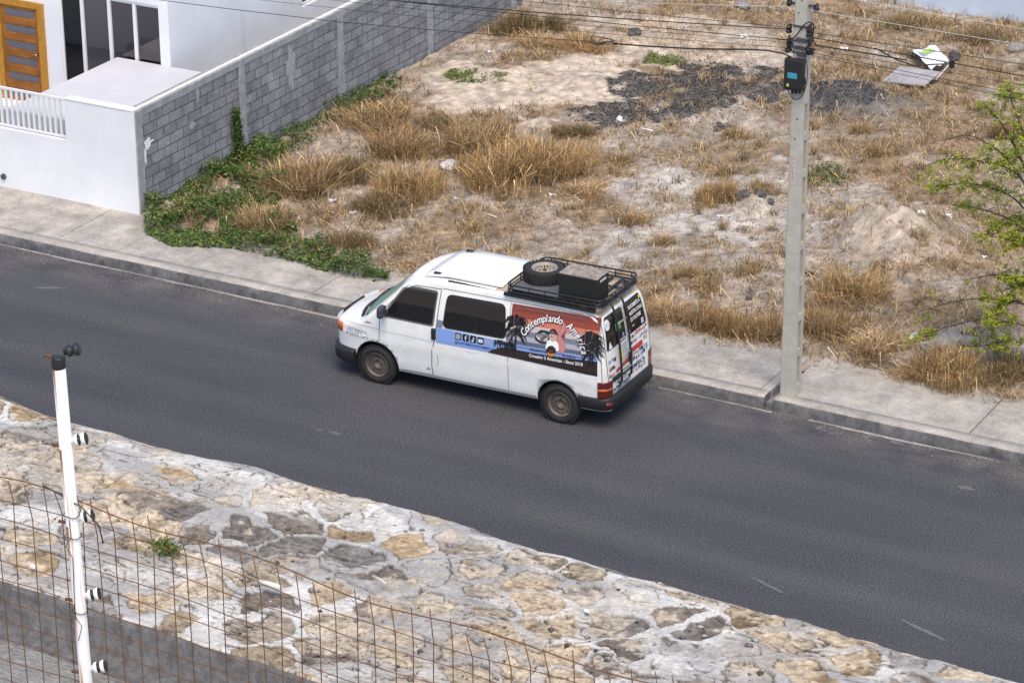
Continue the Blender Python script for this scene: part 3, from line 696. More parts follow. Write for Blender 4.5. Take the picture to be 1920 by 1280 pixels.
# windows and seams
W_DOOR = [(.165, 1.245), (1.045, 1.235), (1.095, 1.765), (.60, 1.765), (.50, 1.72)]
d = Deco(); d.poly(rpoly([(.12, 1.215), (1.075, 1.205), (1.12, 1.79), (.59, 1.795), (.47, 1.745)], .05), M_seam); d.build('window_rubber', MS(.002), van)
d = Deco(); d.poly(rpoly(W_DOOR, .04), M_glassd); d.build('door_window', MS(.005), van)
d = Deco(); d.poly(rpoly([(1.235, 1.225), (2.385, 1.235), (2.33, 1.785), (1.285, 1.775)], .10), M_bump); o = d.build('side_window', MS(.008), van)
d = Deco(); d.poly(rpoly([(1.265, 1.255), (1.82, 1.258), (1.80, 1.755), (1.31, 1.752)], .07), M_glassd).poly(rpoly([(1.835, 1.258), (2.355, 1.263), (2.305, 1.758), (1.815, 1.755)], .07), M_glassd); d.build('glass', MS(.011), o)
SE = Deco()
SE.line([(.075, .80), (.08, 1.0), (.095, 1.22), (.13, 1.30), (.56, 1.79), (.66, 1.81), (1.17, 1.825)], .012, M_seam)
SE.line([(1.17, 1.825), (1.125, 1.2), (1.11, 1.02), (1.05, .80), (1.035, .55), (1.045, .36)], .014, M_seam)
SE.line([(.47, .345), (1.045, .36)], .01, M_seam); SE.line([(1.18, 1.84), (2.44, 1.845), (3.9, 1.85)], .010, M_seam)
SE.line([(2.42, 1.83), (2.42, .36)], .008, M_seam); SE.line([(1.15, .74), (1.155, .58), (1.12, .56)], .008, M_seam)
SE.line([(1.06, .345), (2.9, .345)], .008, M_seam); SE.line([(3.985, 1.83), (4.03, 1.3), (4.06, .9), (4.065, .6)], .010, M_seam)
SE.line([(-.55, 1.0), (-.2, .99), (.07, .99)], .006, M_seam); SE.line([(.10, .975), (1.1, .955)], .005, mat('soft_crease', (.35, .35, .35), .6))
SE.build('panel_gaps', MS(.0035), van)
MB().box((1.085, .0, 1.095), (.075, .05, .19), bev=.018).build('door_handle', M_black, van)
d = Deco(); d.poly(rr(.94, .45, 1.0, .47, 0), K['slate']).poly([(.955, .475), (.985, .475), (.97, .5)], K['teal']); d.rect(-.19, 1.06, -.08, 1.075, K['ink']); d.build('door_badge', MS(.005), van)
# mirror
mb = MB(); mb.box((.21, -.13, 1.355), (.11, .21, .19), bev=.045, rz=.15); mb.box((.2, .0, 1.29), (.08, .14, .07), bev=.02); mb.build('mirror', mat('mirror_shell', (.045, .045, .055), .5), van)
# windscreen
d = Deco(); d.poly(rpoly([(.10, 1.10), (YC, 1.225), (VW-.10, 1.10), (VW-.25, 1.76), (YC, 1.855), (.25, 1.76)], .08), M_black); d.build('windscreen_rubber', MF(.004), van, du=.1)
d = Deco(); d.poly(rpoly([(.135, 1.13), (YC, 1.26), (VW-.135, 1.13), (VW-.27, 1.735), (YC, 1.825), (.27, 1.735)], .07), mat('green_windscreen', (.20, .36, .31), .15, spec=.6)); d.build('windscreen', MF(.008), van, du=.1)
d = Deco(); d.poly([(.17, 1.06), (YC, 1.17), (VW-.17, 1.06), (VW-.17, 1.10), (YC, 1.215), (.17, 1.10)], M_black); d.build('cowl', MF(.004), van, du=.1)
for yy in (.35, .95):
    mb = MB(); P0 = [MF(.03)(yy+.55*t, 1.15+.06*t+.08*(1-abs(yy+.55*t-YC)/.8)) for t in np.linspace(0, 1, 6)]; mb.tube(P0, .012, 6); mb.build('wiper', M_black, van)
# sweeps round the corners
def sweep(name, path, prf, m, parent, closed_prof=True):
    """path: plan points (x, y); prf: (outward offset, z)"""
    bm = bmesh.new(); n = len(path); rings = []
    for i in range(n):
        a = Vector(path[max(i-1, 0)]); b = Vector(path[min(i+1, n-1)]); d_ = (b-a).normalized(); nn = Vector((d_.y, -d_.x))
        rings.append([bm.verts.new((path[i][0]+nn.x*o, path[i][1]+nn.y*o, shear(path[i][0], z))) for o, z in prf])
    L = len(prf)
    for A, B in zip(rings, rings[1:]):
        for k in range(L): bm.faces.new((A[k], A[(k+1) % L], B[(k+1) % L], B[k])).smooth = True
    bm.faces.new(rings[0]); bm.faces.new(rings[-1]); bmesh.ops.recalc_face_normals(bm, faces=bm.faces[:])
    me = bpy.data.meshes.new(name); bm.to_mesh(me); bm.free(); me.materials.append(m); return link(name, me, parent)
def smooth_path(P, n=6):
    P = [Vector(p) for p in P]; o = []
    for i in range(len(P)-1):
        p0 = P[max(i-1, 0)]; p1 = P[i]; p2 = P[i+1]; p3 = P[min(i+2, len(P)-1)]
        for k in range(n):
            t = k/n; o.append(.5*((2*p1)+(p2-p0)*t+(2*p0-5*p1+4*p2-p3)*t*t+(3*p1-p0-3*p2+p3)*t**3))
    o.append(P[-1]); return [tuple(v) for v in o]
half = [(3.66, .01), (3.85, .008), (4.02, .018), (4.12, .055), (4.185, .14), (4.215, .32), (4.225, .6), (4.23, YC)]
rp = smooth_path(half+[(a, VW-b) for a, b in half[-2::-1]], 4)
bp_ = [(-.10, .31), (-.005, .335), (.012, .36), (.014, .50), (.0, .535), (-.03, .548), (-.12, .552), (-.12, .45)]
rb = sweep('rear_bumper', rp, bp_, M_bump, van)
q = [i for i, p in enumerate(rp) if .05 < p[1] < .16 and p[0] > 4.1]
sweep('bumper_light', rp[q[0]:q[-1]+1], [(.008, .38), (.019, .38), (.019, .47), (.008, .47)], mat('dark_red_lens', (.12, .012, .012), .3), rb)
half = [(-.40, .005), (-.52, .02), (-.68, .06), (-.80, .14), (-.875, .28), (-.92, .5), (-.935, YC)]
fp = smooth_path([(a, VW-b) for a, b in half]+half[-2::-1], 4)
sweep('front_bumper', fp, [(-.08, .27), (.0, .29), (.03, .33), (.035, .48), (.02, .52), (-.03, .535), (-.10, .54), (-.1, .4)], M_bump, van)
def side_line(z, x0, x1, n): return [(x_, float(prof(z)+inset(x_))) for x_ in np.linspace(x0, x1, n)]
tl = smooth_path([(3.995, float(prof(.72))+.008), (4.05, .03), (4.10, .055), (4.135, .10), (4.148, .16), (4.15, .2)], 3)
M_lens = mat('tail_lens', (.10, .014, .012), .18, spec=.7); M_amb = mat('amber_lens', (.42, .10, .02), .2)
def tail(path):
    lm = sweep('tail_light', path, [(.0, .545), (.016, .545), (.018, .56), (.018, .80), (.016, .815), (.0, .815)], M_lens, van)
    me = sweep('amber_lens', path, [(.017, .655), (.021, .655), (.021, .70), (.017, .70)], M_amb, lm)
tail(tl); tail([(a, VW-b) for a, b in tl[::-1]])
ip = [(x_, float(prof(.88)+inset(x_))) for x_ in np.linspace(-.80, -.655, 8)][::-1]
for path in (ip[::-1], [(a, VW-b) for a, b in ip]):
    sweep('indicator', path, [(.0, .79), (.012, .79), (.012, .94), (.0, .94)], mat('indicator_lens', (.55, .13, .02), .25), van)
hp = [(x_, float(prof(.88)+inset(x_))) for x_ in np.linspace(-.905, -.81, 8)]
for path in (hp, [(a, VW-b) for a, b in hp[::-1]]):
    sweep('headlight', path, [(-.02, .80), (.01, .80), (.008, .97), (-.02, .97)], mat('headlight_glass', (.5, .52, .55), .1), van)
MB().box2((-.94, .5, .80), (-.90, VW-.5, .93), bev=.01).build('grille', M_black, van)

# ---- wheels
def wheel_parts(parent, loc, flat=False):
    w_ = MB(); ro, ri, hw = .335, .205, .105
    w_.lathe([(ri, -hw+.02), (ri+.03, -hw), (ro-.06, -hw-.002), (ro-.03, -hw+.012), (ro, -hw+.045), (ro+.002, 0), (ro, hw-.045), (ro-.03, hw-.012), (ro-.06, hw+.002), (ri+.03, hw), (ri, hw-.02)], 'Y', n=64, closed=True)
    for k in range(36):
        t = 2*math.pi*k/36
        for sgn in (-1, 1):
            tt = t+(math.pi/36 if sgn > 0 else 0); w_.box((ro*.995*math.cos(tt), sgn*(hw-.035), ro*.995*math.sin(tt)), (.022, .05, .035), ry=-tt)
        w_.box((ro*1.0*math.cos(t+.04), 0, ro*1.0*math.sin(t+.04)), (.014, .07, .03), ry=-t-.04)
    wh = empty('wheel', loc); wh.parent = parent
    w_.build('tyre', M_rubber, wh)
    r = MB(); r.lathe([(.0, -.03), (.055, -.035), (.06, -.055), (.085, -.06), (.10, -.045), (.135, -.05), (.165, -.06), (.178, -.05), (.182, -.075), (.195, -.095), (.207, -.098), (.207, -.08), (.19, -.05), (.19, .09), (.0, .09)], 'Y', n=48)
    h = r
    for f in r.bm.faces: f.material_index = 0
    nf0 = len(r.bm.faces)
    for k in range(18):
        t = 2*math.pi*k/18; h.lathe([(.0125, -.0575), (.0125, -.05)], 'Y', (.150*math.cos(t), -.0035, .150*math.sin(t)), 10)
    for k in range(5):
        t = 2*math.pi*k/5+.3; h.lathe([(.011, -.068), (.011, -.04)], 'Y', (.085*math.cos(t), -.002, .085*math.sin(t)), 6)
    r.bm.faces.ensure_lookup_table()
    for f in r.bm.faces[nf0:]: f.material_index = 1
    rim = r.build('rim', [M_rim, M_black], wh)
    return wh
M_rim = mat('dusty_steel', (.15, .115, .095), .6, metal=.2, var=.55, vscale=9)
w0 = wheel_parts(van, (0, .125, .325))
for (a, b, rz) in ((3.32, .125, 0), (0, VW-.125, math.pi), (3.32, VW-.125, math.pi)):
    c_ = copy_tree(w0, van); c_.location = (a, b, .325); c_.rotation_euler = (0, .4*a, rz)
MB().tube([(0, .2, .33), (0, VW-.2, .33)], .05).tube([(3.32, .2, .33), (3.32, VW-.2, .33)], .05).build('axles', M_under, van)

# ---- side artwork
A = Deco(); x0, x1 = 2.445, 3.985
def band(va, vb, m, x0=x0, x1=x1, tilt=.03):
    A.poly([(x0, va), (x1, va+tilt), (x1, vb+tilt), (x0, vb)], m)
band(1.70, 1.815, K['dkred']); band(1.61, 1.70, K['red']); band(1.52, 1.61, K['salmon']); band(1.42, 1.52, K['pale']); band(1.335, 1.42, K['slate']); band(1.255, 1.335, K['mist']); band(1.19, 1.255, K['dusk'])
A.poly([(1.125, .955), (2.445, .965), (2.445, 1.19), (1.135, 1.215)], K['blue']); band(1.0, 1.19, K['blue'], tilt=.02)
A.poly([(1.135, 1.2151), (1.235, 1.213), (1.245, 1.335), (1.145, 1.34)], K['slate']).poly([(2.385, 1.191), (2.4449, 1.19), (2.4449, 1.345), (2.37, 1.345)], K['slate'])
art = A.build('side_graphic', MS(.004), van)
B = Deco(); B.poly([(2.06, .963), (2.16, 1.03), (2.27, 1.08), (2.40, 1.105), (2.6, 1.10), (3.0, 1.105), (3.5, 1.13), (3.985, 1.16), (3.99, .915), (3.4, .93), (2.6, .95)], K['brown']).build('hill_graphic', MS(.007), art)
def palm(u, v, s, h, n=9, seed=0):
    PLM = Deco(); _palm(PLM, u, v, s, h, n, seed); PLM.build('palm_graphic', MS(.010+.0004*seed), art)
def _palm(PLM, u, v, s, h, n=9, seed=0):
    random.seed(seed); PLM.poly([(u-.012*s, v-h), (u+.016*s, v-h), (u+.012*s, v), (u-.006*s, v)], K['ink'])
    for k in range(n):
        t = R(-35+250*k/(n-1))+random.uniform(-.12, .12); L = s*(.17+.05*random.random()); dx, dy = math.cos(t), math.sin(t)
        mx, my = u+dx*L*.55, v+dy*L*.55+.03*s; ex, ey = u+dx*L, v+dy*L-.05*s; nx_, ny_ = -dy*.028*s, dx*.028*s
        PLM.poly([(u, v), (mx+nx_, my+ny_), (ex, ey), (mx-nx_, my-ny_)], K['ink'])
        for q in (.55, .75, .9):
            bx, by = u+(ex-u)*q, v+(ey-v)*q+.015*s; PLM.poly([(bx-.008*s, by), (bx+.012*s, by), (bx+dx*.05*s+.01, by-.075*s)], K['ink'])
palm(2.55, 1.50, 1.15, .42, 11, 1); palm(2.56, 1.35, .8, .27, 9, 2); palm(3.86, 1.47, 1.1, .38, 11, 3); palm(3.90, 1.32, .95, .25, 9, 4); palm(3.83, 1.23, .6, .2, 7, 8)
palm(2.24, 1.15, .45, .1, 7, 5); palm(2.33, 1.16, .4, .1, 7, 6); palm(2.46, 1.13, .6, .08, 9, 7)
d = Deco(); d.line(rpoly([(2.50, 1.16), (3.78, 1.18), (3.73, 1.785), (2.51, 1.765)], .08), .010, mat('pressed_edge', (.16, .10, .10), .4), closed=True); d.build('pressed_panel_edge', MS(.012), art)
# drawn figures: a small van, a man in a cap, a land outline
F_ = Deco()
F_.poly([(3.02, 1.36), (3.10, 1.46), (3.18, 1.52), (3.30, 1.56), (3.35, 1.63), (3.28, 1.70), (3.36, 1.69), (3.42, 1.6), (3.52, 1.56), (3.46, 1.52), (3.38, 1.53), (3.34, 1.45), (3.40, 1.38), (3.44, 1.28), (3.40, 1.21), (3.33, 1.19), (3.30, 1.25), (3.22, 1.3)], K['pink'])
F_.build('land_graphic', MS(.010), art)
F_ = Deco()
F_.poly(rpoly([(2.885, 1.33), (2.90, 1.42), (2.98, 1.50), (3.12, 1.50), (3.17, 1.42), (3.17, 1.30), (3.0, 1.28)], .03), K['ink']).poly(rpoly([(2.90, 1.36), (2.915, 1.42), (3.0, 1.465), (3.1, 1.46), (3.15, 1.42), (3.15, 1.33), (3.0, 1.315)], .03), K['white'])
F_.build('van_drawing', MS(.012), art)
F_ = Deco()
F_.poly(rpoly([(3.08, 1.21), (3.10, 1.32), (3.15, 1.375), (3.25, 1.38), (3.31, 1.32), (3.32, 1.21)], .03), K['white'])
F_.ell(3.20, 1.435, .062, .085, K['skin']).poly(rpoly([(3.13, 1.465), (3.14, 1.53), (3.20, 1.555), (3.26, 1.53), (3.275, 1.465)], .03), K['ink']).poly([(3.12, 1.465), (3.29, 1.465), (3.28, 1.485), (3.13, 1.485)], K['ink'])
F_.build('man_drawing', MS(.014), art)
F_ = Deco(); F_.poly(rpoly([(3.09, 1.18), (3.12, 1.25), (3.19, 1.29), (3.26, 1.26), (3.28, 1.19), (3.19, 1.15)], .03), K['brown']).ell(3.19, 1.155, .06, .05, K['amber']).line([(3.16, 1.425), (3.18, 1.42), (3.2, 1.415), (3.23, 1.42)], .008, K['ink']); F_.ell(3.18, 1.447, .008, .008, K['ink'], 8).ell(3.225, 1.447, .008, .008, K['ink'], 8)
F_.line([(3.01, 1.43), (3.1, 1.43)], .03, K['slate']); F_.ell(2.93, 1.365, .014, .014, K['amber'], 8); F_.build('drawing_details', MS(.017), art)
# lettering
T = Deco()
def arc_text(txt, size, cx, cz, rad, a0, a1, m, bold, sh=.25, widths=None):
    wd = []
    for ch_ in txt:
        wd.append(.62 if ch_ in 'CmA' else (.3 if ch_ in ' iljI' else .47))
    wd = [.75 if c_ == 'm' else w__ for c_, w__ in zip(txt, wd)]; tot = sum(wd); acc = 0
    for ch_, w__ in zip(txt, wd):
        t = (acc+w__/2)/tot; acc += w__; a = R(a0+(a1-a0)*t)
        if ch_ == ' ': continue
        def pl(x_, y_, W_, a=a):
            x_ = (x_-W_/2)*.82; ca, sa_ = math.cos(a-math.pi/2), math.sin(a-math.pi/2); return (cx+rad*math.cos(a)+x_*ca-y_*sa_, cz+rad*math.sin(a)+x_*sa_+y_*ca)
        T.text(ch_, m, size, pl, bold, sh)
arc_text('Contemplando', .165, 3.205, 1.12, .53, 155, 76, K['ink'], .010); arc_text('América', .165, 3.205, 1.12, .53, 67, 12, K['ink'], .010)
T.build('lettering_shadow', MS(.016), art)
T = Deco(); arc_text('Contemplando', .165, 3.20, 1.125, .53, 155, 76, K['white'], .002); arc_text('América', .165, 3.20, 1.125, .53, 67, 12, K['white'], .002)
T.build('lettering', MS(.020), art)
T = Deco()
def ltext(txt, m, size, u, v, tilt=0., bold=.001, sx_=1.0, sh=0): return T.text(txt, m, size, lambda x_, y_, W_: (u+x_*sx_, v+y_+x_*sx_*tilt), bold, sh)
ltext('Crossing 3 Americas - Since 2018', K['white'], .075, 2.80, 1.03, .02, .0015, .92)
ltext('ARGENTINA', K['navy'], .055, 2.80, 1.135, .02, .001, 1.15); ltext('ALASKA', K['navy'], .055, 3.38, 1.145, .02, .001, 1.15)
ltext('@CONTEMPLANDOAMERICA', K['navy'], .055, 1.47, 1.015, .0, .0005, .95)
T.build('small_lettering', MS(.012), art)
T = Deco(); ltext('ALBITA', K['slate'], .145, -.57, .80, -.03, .011, .90, .1); T.build('name_lettering', MS(.004), art)
T = Deco(); ltext('ALBITA', K['white'], .145, -.57, .80, -.03, .0, .90, .1); T.build('name_lettering_fill', MS(.007), art)
d = Deco()
for k in range(4): Deco().rect(1.475+k*.135, 1.075, 1.585+k*.135, 1.19, K['ink'], .022).build('icon', MS(.008), art)
u = 1.475
d = Deco(); d.line(rr(u+.02, 1.098, u+.09, 1.168, .02), .008, K['white'], True); d.line([(u+.055+.018*math.cos(t), 1.133+.018*math.sin(t)) for t in np.linspace(0, 6.28, 12)[:-1]], .008, K['white'], True); d.ell(u+.076, 1.154, .005, .005, K['white'], 6); d.build('icon_glyph', MS(.011), art)
u += .135
d = Deco(); d.line([(u+.075, 1.165), (u+.062, 1.165), (u+.056, 1.155), (u+.056, 1.09)], .014, K['white']).line([(u+.038, 1.133), (u+.076, 1.133)], .012, K['white']); d.build('icon_glyph', MS(.011), art)
u += .135
d = Deco(); d.line([(u+.06, 1.17), (u+.06, 1.105)], .012, K['white']).line([(u+.06, 1.165), (u+.07, 1.15), (u+.086, 1.145)], .011, K['white']).ell(u+.046, 1.105, .018, .016, K['white'], 10); d.build('icon_glyph', MS(.011), art)
u += .135
d = Deco(); d.rect(u+.018, 1.103, u+.093, 1.16, K['white'], .015); d.poly([(u+.046, 1.117), (u+.046, 1.147), (u+.07, 1.132)], K['ink']); d.build('icon_glyph', MS(.011), art)
u += .14
d = Deco(); d.line([(u+.04+.028*math.cos(t), 1.13+.028*math.sin(t)) for t in np.linspace(0, 6.28, 8)[:-1]], .016, K['pale'], True).ell(u+.04, 1.13, .012, .012, K['amber'], 7); d.build('icon_glyph', MS(.011), art)

for q_ in ((1.66, .905, 1.90, .945), (3.72, .86, 3.97, .905)): Deco().rect(*q_, K['white']).build('white_tape', MS(.005), van)

# ---- tail: doors, windows, stickers
d = Deco(); d.poly(rpoly([(.155, 1.28), (.82, 1.28), (.82, 1.80), (.235, 1.80)], .06), M_black).poly(rpoly([(.88, 1.28), (VW-.155, 1.28), (VW-.235, 1.80), (.88, 1.80)], .06), M_black); d.build('rear_window_rubber', MR(.004), van, du=.12)
d = Deco(); d.poly(rpoly([(.175, 1.30), (.80, 1.30), (.80, 1.785), (.25, 1.785)], .05), M_glassd).poly(rpoly([(.90, 1.30), (VW-.175, 1.30), (VW-.25, 1.785), (.90, 1.785)], .05), M_glassd); rw = d.build('rear_window', MR(.008), van, du=.12)
d = Deco(); d.line([(.85, 1.86), (.85, .58)], .014, M_seam).line([(.14, 1.84), (.10, 1.2), (.115, .56)], .012, M_seam).line([(VW-.14, 1.84), (VW-.10, 1.2), (VW-.115, .56)], .012, M_seam); d.build('door_gaps', MR(.004), van, du=.12)
d = Deco(); d.poly(rr(.34, .66, .70, .79, .0), K['white']); pl_ = d.build('number_plate', MR(.014), van, du=.12)
T = Deco(); T.text('AB 470 CD', K['ink'], .1, lambda x_, y_, W_: (.36+x_*.32/W_, .69+y_*.9), .001); T.build('plate_lettering', MR(.018), pl_, du=.12)
MB().box2((4.13, .24, .80), (4.17, .80, .865), bev=.008).build('plate_trim', M_black, van)
T = Deco(); T.text('CONTEMPLANDO', K['navy'], .11, lambda x_, y_, W_: (.16+x_*.66/W_, .57+y_), .002); T.text('AMERICA', K['navy'], .11, lambda x_, y_, W_: (.89+x_*.48/W_, .71+y_), .002); T.build('tail_lettering', MR(.008), van, du=.12)
T = Deco()
for i, s_ in enumerate(('SUSCRIBITE A', 'NUESTRO CANAL', 'DE YOUTUBE')): T.text(s_, K['white'], .082, lambda x_, y_, W_, i=i: (1.0+.01*i+x_*(.42, .45, .36)[i]/W_, 1.665-.10*i+y_-.0*x_), .002)
T.line([(1.08+.03*math.cos(t), 1.41+.03*math.sin(t)) for t in np.linspace(3.5, 6.1, 6)], .012, K['white'])
T.build('window_lettering', MR(.012), rw, du=.12)
d = Deco(); d.poly(rr(.17, .0, .2, .01, 0), K['white']); d.bm.free()
def sticker(shape, u, v, s, m, asp=1, off=.0075):
    d = Deco()
    if shape == 'r': d.rect(u-s*asp, v-s, u+s*asp, v+s, m, s*.15)
    elif shape == 'c': d.ell(u, v, s, s, m, 12)
    elif shape == 't': d.poly([(u-s, v-s), (u+s, v-s), (u, v+s)], m)
    elif shape == 'o': d.line([(u+s*.8*math.cos(t), v+s*.8*math.sin(t)) for t in np.linspace(0, 6.283, 13)[:-1]], s*.45, m, True)
    d.build('sticker', MR(off), van, du=.15)
sticker('c', .275, 1.68, .085, K['white'], off=.0125); sticker('t', .27, 1.36, .06, K['white'], off=.0125); sticker('r', 1.40, 1.36, .045, K['lgrey'], 1.0, .0125); sticker('r', .92, 1.34, .03, K['blue'], 1, .0125); sticker('r', 1.43, 1.745, .025, K['yellow'], 1, .0125); sticker('c', .72, 1.38, .035, K['blue'], 1, .0125)
sticker('r', .60, 1.555, .06, K['green'], 1.5, .0125)
d = Deco(); d.line([(.215+.035*math.cos(t), 1.68+.05*math.sin(t)) for t in (4.2, 1.4, 0)], .012, K['blue']); d.line([(.25, 1.63), (.27, 1.72), (.29, 1.66), (.31, 1.73), (.34, 1.64)], .012, K['blue']); d.build('window_emblem', MR(.0155), rw, du=.15)
d = Deco(); d.rect(.50, .955, .80, 1.24, K['lgrey']).poly([(.52, .98), (.66, .98), (.62, 1.2), (.55, 1.22)], K['yellow']); d.build('sticker', MR(.0075), van, du=.15)
d = Deco(); d.poly([(.38, .86), (.80, .90), (.80, .955), (.38, .915)], K['signred']); d.build('sticker', MR(.010), van, du=.15)
d = Deco(); d.poly([(.92, .985), (1.33, .985), (1.33, 1.065), (.92, 1.065)], K['signred']); d.build('sticker', MR(.010), van, du=.15)
random.seed(21); pal = ['navy', 'ink', 'dkblue', 'grey', 'dusk', 'slate', 'signred', 'slate', 'navy', 'lgrey', 'amber', 'blue']
for row, (v0, u0, u1, n_) in enumerate(((1.235, .92, 1.53, 9), (1.14, .93, 1.53, 8), (.935, .95, 1.5, 7), (.86, .90, 1.40, 7), (.66, .92, 1.40, 5), (.98, .16, .36, 4), (.87, .14, .34, 3), (1.10, .16, .40, 4), (1.06, 1.37, 1.53, 2), (.70, .16, .24, 1), (.89, 1.42, 1.53, 2))):
    for i in range(n_):
        u = u0+(u1-u0)*(i+.5)/n_+random.uniform(-.01, .01); sh = random.choice('crcocr'); sticker(sh, u, v0+random.uniform(-.012, .012), random.uniform(.022, .034), K[random.choice(pal)], random.uniform(.8, 1.3))
MB().box((4.155, .845, 1.02), (.03, .09, .2), bev=.012).build('tail_handle', M_black, van)
# ladder
mb = MB(); M_lad = mat('black_tube', (.016, .016, .018), .4)
for yy in (.36, .70):
    mb.tube([(3.88, yy, 2.02), (3.97, yy, 2.06), (4.06, yy, 2.03), (4.12, yy, 1.88), (4.17, yy, 1.6), (4.215, yy, 1.25), (4.24, yy, .95), (4.245, yy, .80), (4.20, yy, .74)], .019, 8)
lad = mb.build('ladder', M_lad, van)
for zz in (1.72, 1.45, 1.18, .93):
    xx = float(np.interp(-zz, [-2.0, -1.88, -1.6, -1.25, -.95, -.8], [4.06, 4.12, 4.17, 4.215, 4.24, 4.245]))
    MB().tube([(xx, .36, zz), (xx, .70, zz)], .012, 8).build('rung', mat('grey_rung', (.3, .3, .31), .4), lad)

# ---- roof panel and rack
RZ = 2.005
def zr(x_, y_): return float(shear(x_, ztop(x_)-crown(y_)))
mb = MB(); bm = mb.bm; n_ = 10
pt = []; pbm = []
for i in range(n_+1):
    x_ = .80+(2.20-.80)*i/n_; zz = 1.985+.055*min(1, i/3)+.006*i/n_
    pt.append([bm.verts.new((x_, y_, zz-.02*((y_-YC)/.6)**2)) for y_ in (.26, .45, YC, 1.25, 1.44)]); pbm.append([bm.verts.new((x_, y_, zz-.025-.02*((y_-YC)/.6)**2)) for y_ in (.26, .45, YC, 1.25, 1.44)])
for i in range(n_):
    for k in range(4):
        bm.faces.new((pt[i][k], pt[i+1][k], pt[i+1][k+1], pt[i][k+1])).smooth = True; bm.faces.new((pbm[i][k], pbm[i][k+1], pbm[i+1][k+1], pbm[i+1][k]))
    for k in (0, 4): bm.faces.new((pt[i][k], pt[i+1][k], pbm[i+1][k], pbm[i][k]))
for i in (0, n_):
    for k in range(4): bm.faces.new((pt[i][k], pt[i][k+1], pbm[i][k+1], pbm[i][k]))
mb.build('roof_panel', mat('gloss_white_panel', (.82, .82, .82), .25), van)
mb = MB()
for x_ in (1.0, 2.0):
    for y_ in (.32, 1.38): mb.box((x_, y_, 1.975), (.12, .05, .09))
mb.box2((1.25, .2, 1.93), (2.15, .235, 1.965)); mb.build('panel_rails', M_black, van)
rk = empty('roof_rack', (3.1, YC, 1.98)); rk.parent = van
def rkc(mb, name, m):
    me = mb.mesh(name, m); me.transform(Matrix.Translation((-3.1, -YC, -1.98))); return link(name, me, rk)
def ring(z, x0, x1, y0, y1, r=.10):
    return [(a, b, z+.012*(a-3)) for a, b in rr(x0, y0, x1, y1, r, 4)]
RX0, RX1, RY0, RY1 = 2.33, 3.99, .13, 1.44
rkc(MB().tube(ring(RZ+.135, RX0, RX1, RY0, RY1), .014, 8, closed=True), 'top_rail', M_lad)
rkc(MB().tube(ring(RZ+.075, RX0, RX1, RY0, RY1), .010, 8, closed=True), 'middle_rail', M_lad)
rkc(MB().tube(ring(RZ+.02, RX0, RX1, RY0, RY1), .016, 8, closed=True), 'lower_rail', M_lad)
for x_, y_ in [(a, b) for a in np.linspace(RX0+.12, RX1-.12, 6) for b in (RY0, RY1)]+[(b, a) for a in np.linspace(RY0+.15, RY1-.15, 4) for b in (RX0, RX1)]:
    rkc(MB().tube([(x_, y_, RZ+.01+.012*(x_-3)), (x_, y_, RZ+.135+.012*(x_-3))], .009, 6), 'upright', M_lad)
for x_ in np.linspace(RX0+.1, RX1-.06, 9): rkc(MB().box((x_, (RY0+RY1)/2, RZ+.02+.012*(x_-3)), (.05, RY1-RY0, .018)), 'floor_slat', M_lad)
for y_ in (.5, 1.1): rkc(MB().box(((RX0+RX1)/2, y_, RZ+.002), (RX1-RX0, .03, .016)), 'floor_bar', M_lad)
rkc(MB().box((2.78, .62, RZ+.036), (.82, .86, .012)), 'rack_tray', mat('grey_tray', (.12, .13, .14), .6, var=.3, vscale=8))
for x_ in (2.5, 3.1, 3.8):
    for y_ in (RY0+.06, RY1-.06): rkc(MB().box((x_, y_, (zr(x_, y_)+RZ)/2+.004), (.07, .05, RZ-zr(x_, y_)+.02)), 'rack_foot', M_black)
rkc(MB().box2((2.30, RY0-.03, 1.955), (RX1-.1, RY0+.03, 2.0)), 'side_rail', M_black)
# spare wheel and box carried in the rack: things of their own
def vw(x_, y_, z_): return (x_*math.cos(VYAW)-y_*math.sin(VYAW), x_*math.sin(VYAW)+y_*math.cos(VYAW), z_)
sw = empty('spare_wheel', vw(2.66, .80, RZ+.04), VYAW, label='spare wheel with dark tyre lying flat on the van roof rack', category='wheel')
for ch_ in w0.children:
    c_ = copy_tree(ch_, sw); c_.location = (0, 0, .105); c_.rotation_euler = (R(-90), 0, 0); c_.scale = (1.0, 1.0, 1.0)
    if c_.name.startswith('rim'):
        c_.data = c_.data.copy(); c_.data.materials[0] = mat('cream_steel', (.36, .31, .25), .5, var=.3, vscale=10)
me = MB().tube([(0, 0, .1), (0, 0, .23)], .012).lathe([(.03, .15), (.03, .165)], 'Z', (0, 0, 0), 10).mesh('clamp_bolt', mat('brown_steel', (.1, .06, .04), .6)); link('clamp_bolt', me, sw)
bx = empty('box', vw(3.53, .44, RZ+.04), VYAW, label='black cargo box with a weathered cream lid at the back of the van roof rack', category='box')
me = MB().box2((-.33, -.21, 0), (.33, .21, .40), bev=.012).mesh('box_body', mat('black_box', (.012, .012, .012), .6, var=.2, vscale=10)); link('box_body', me, bx)
me = MB().box2((-.325, -.205, .401), (.335, .215, .418), bev=.004).mesh('lid', mat('weathered_cream', (.34, .29, .24), .8, var=.5, vscale=9, dark=(.13, .11, .10))); link('lid', me, bx)
me = MB().box2((.333, -.1, .33), (.345, .1, .36)).mesh('latch', M_cablew); link('latch', me, bx)

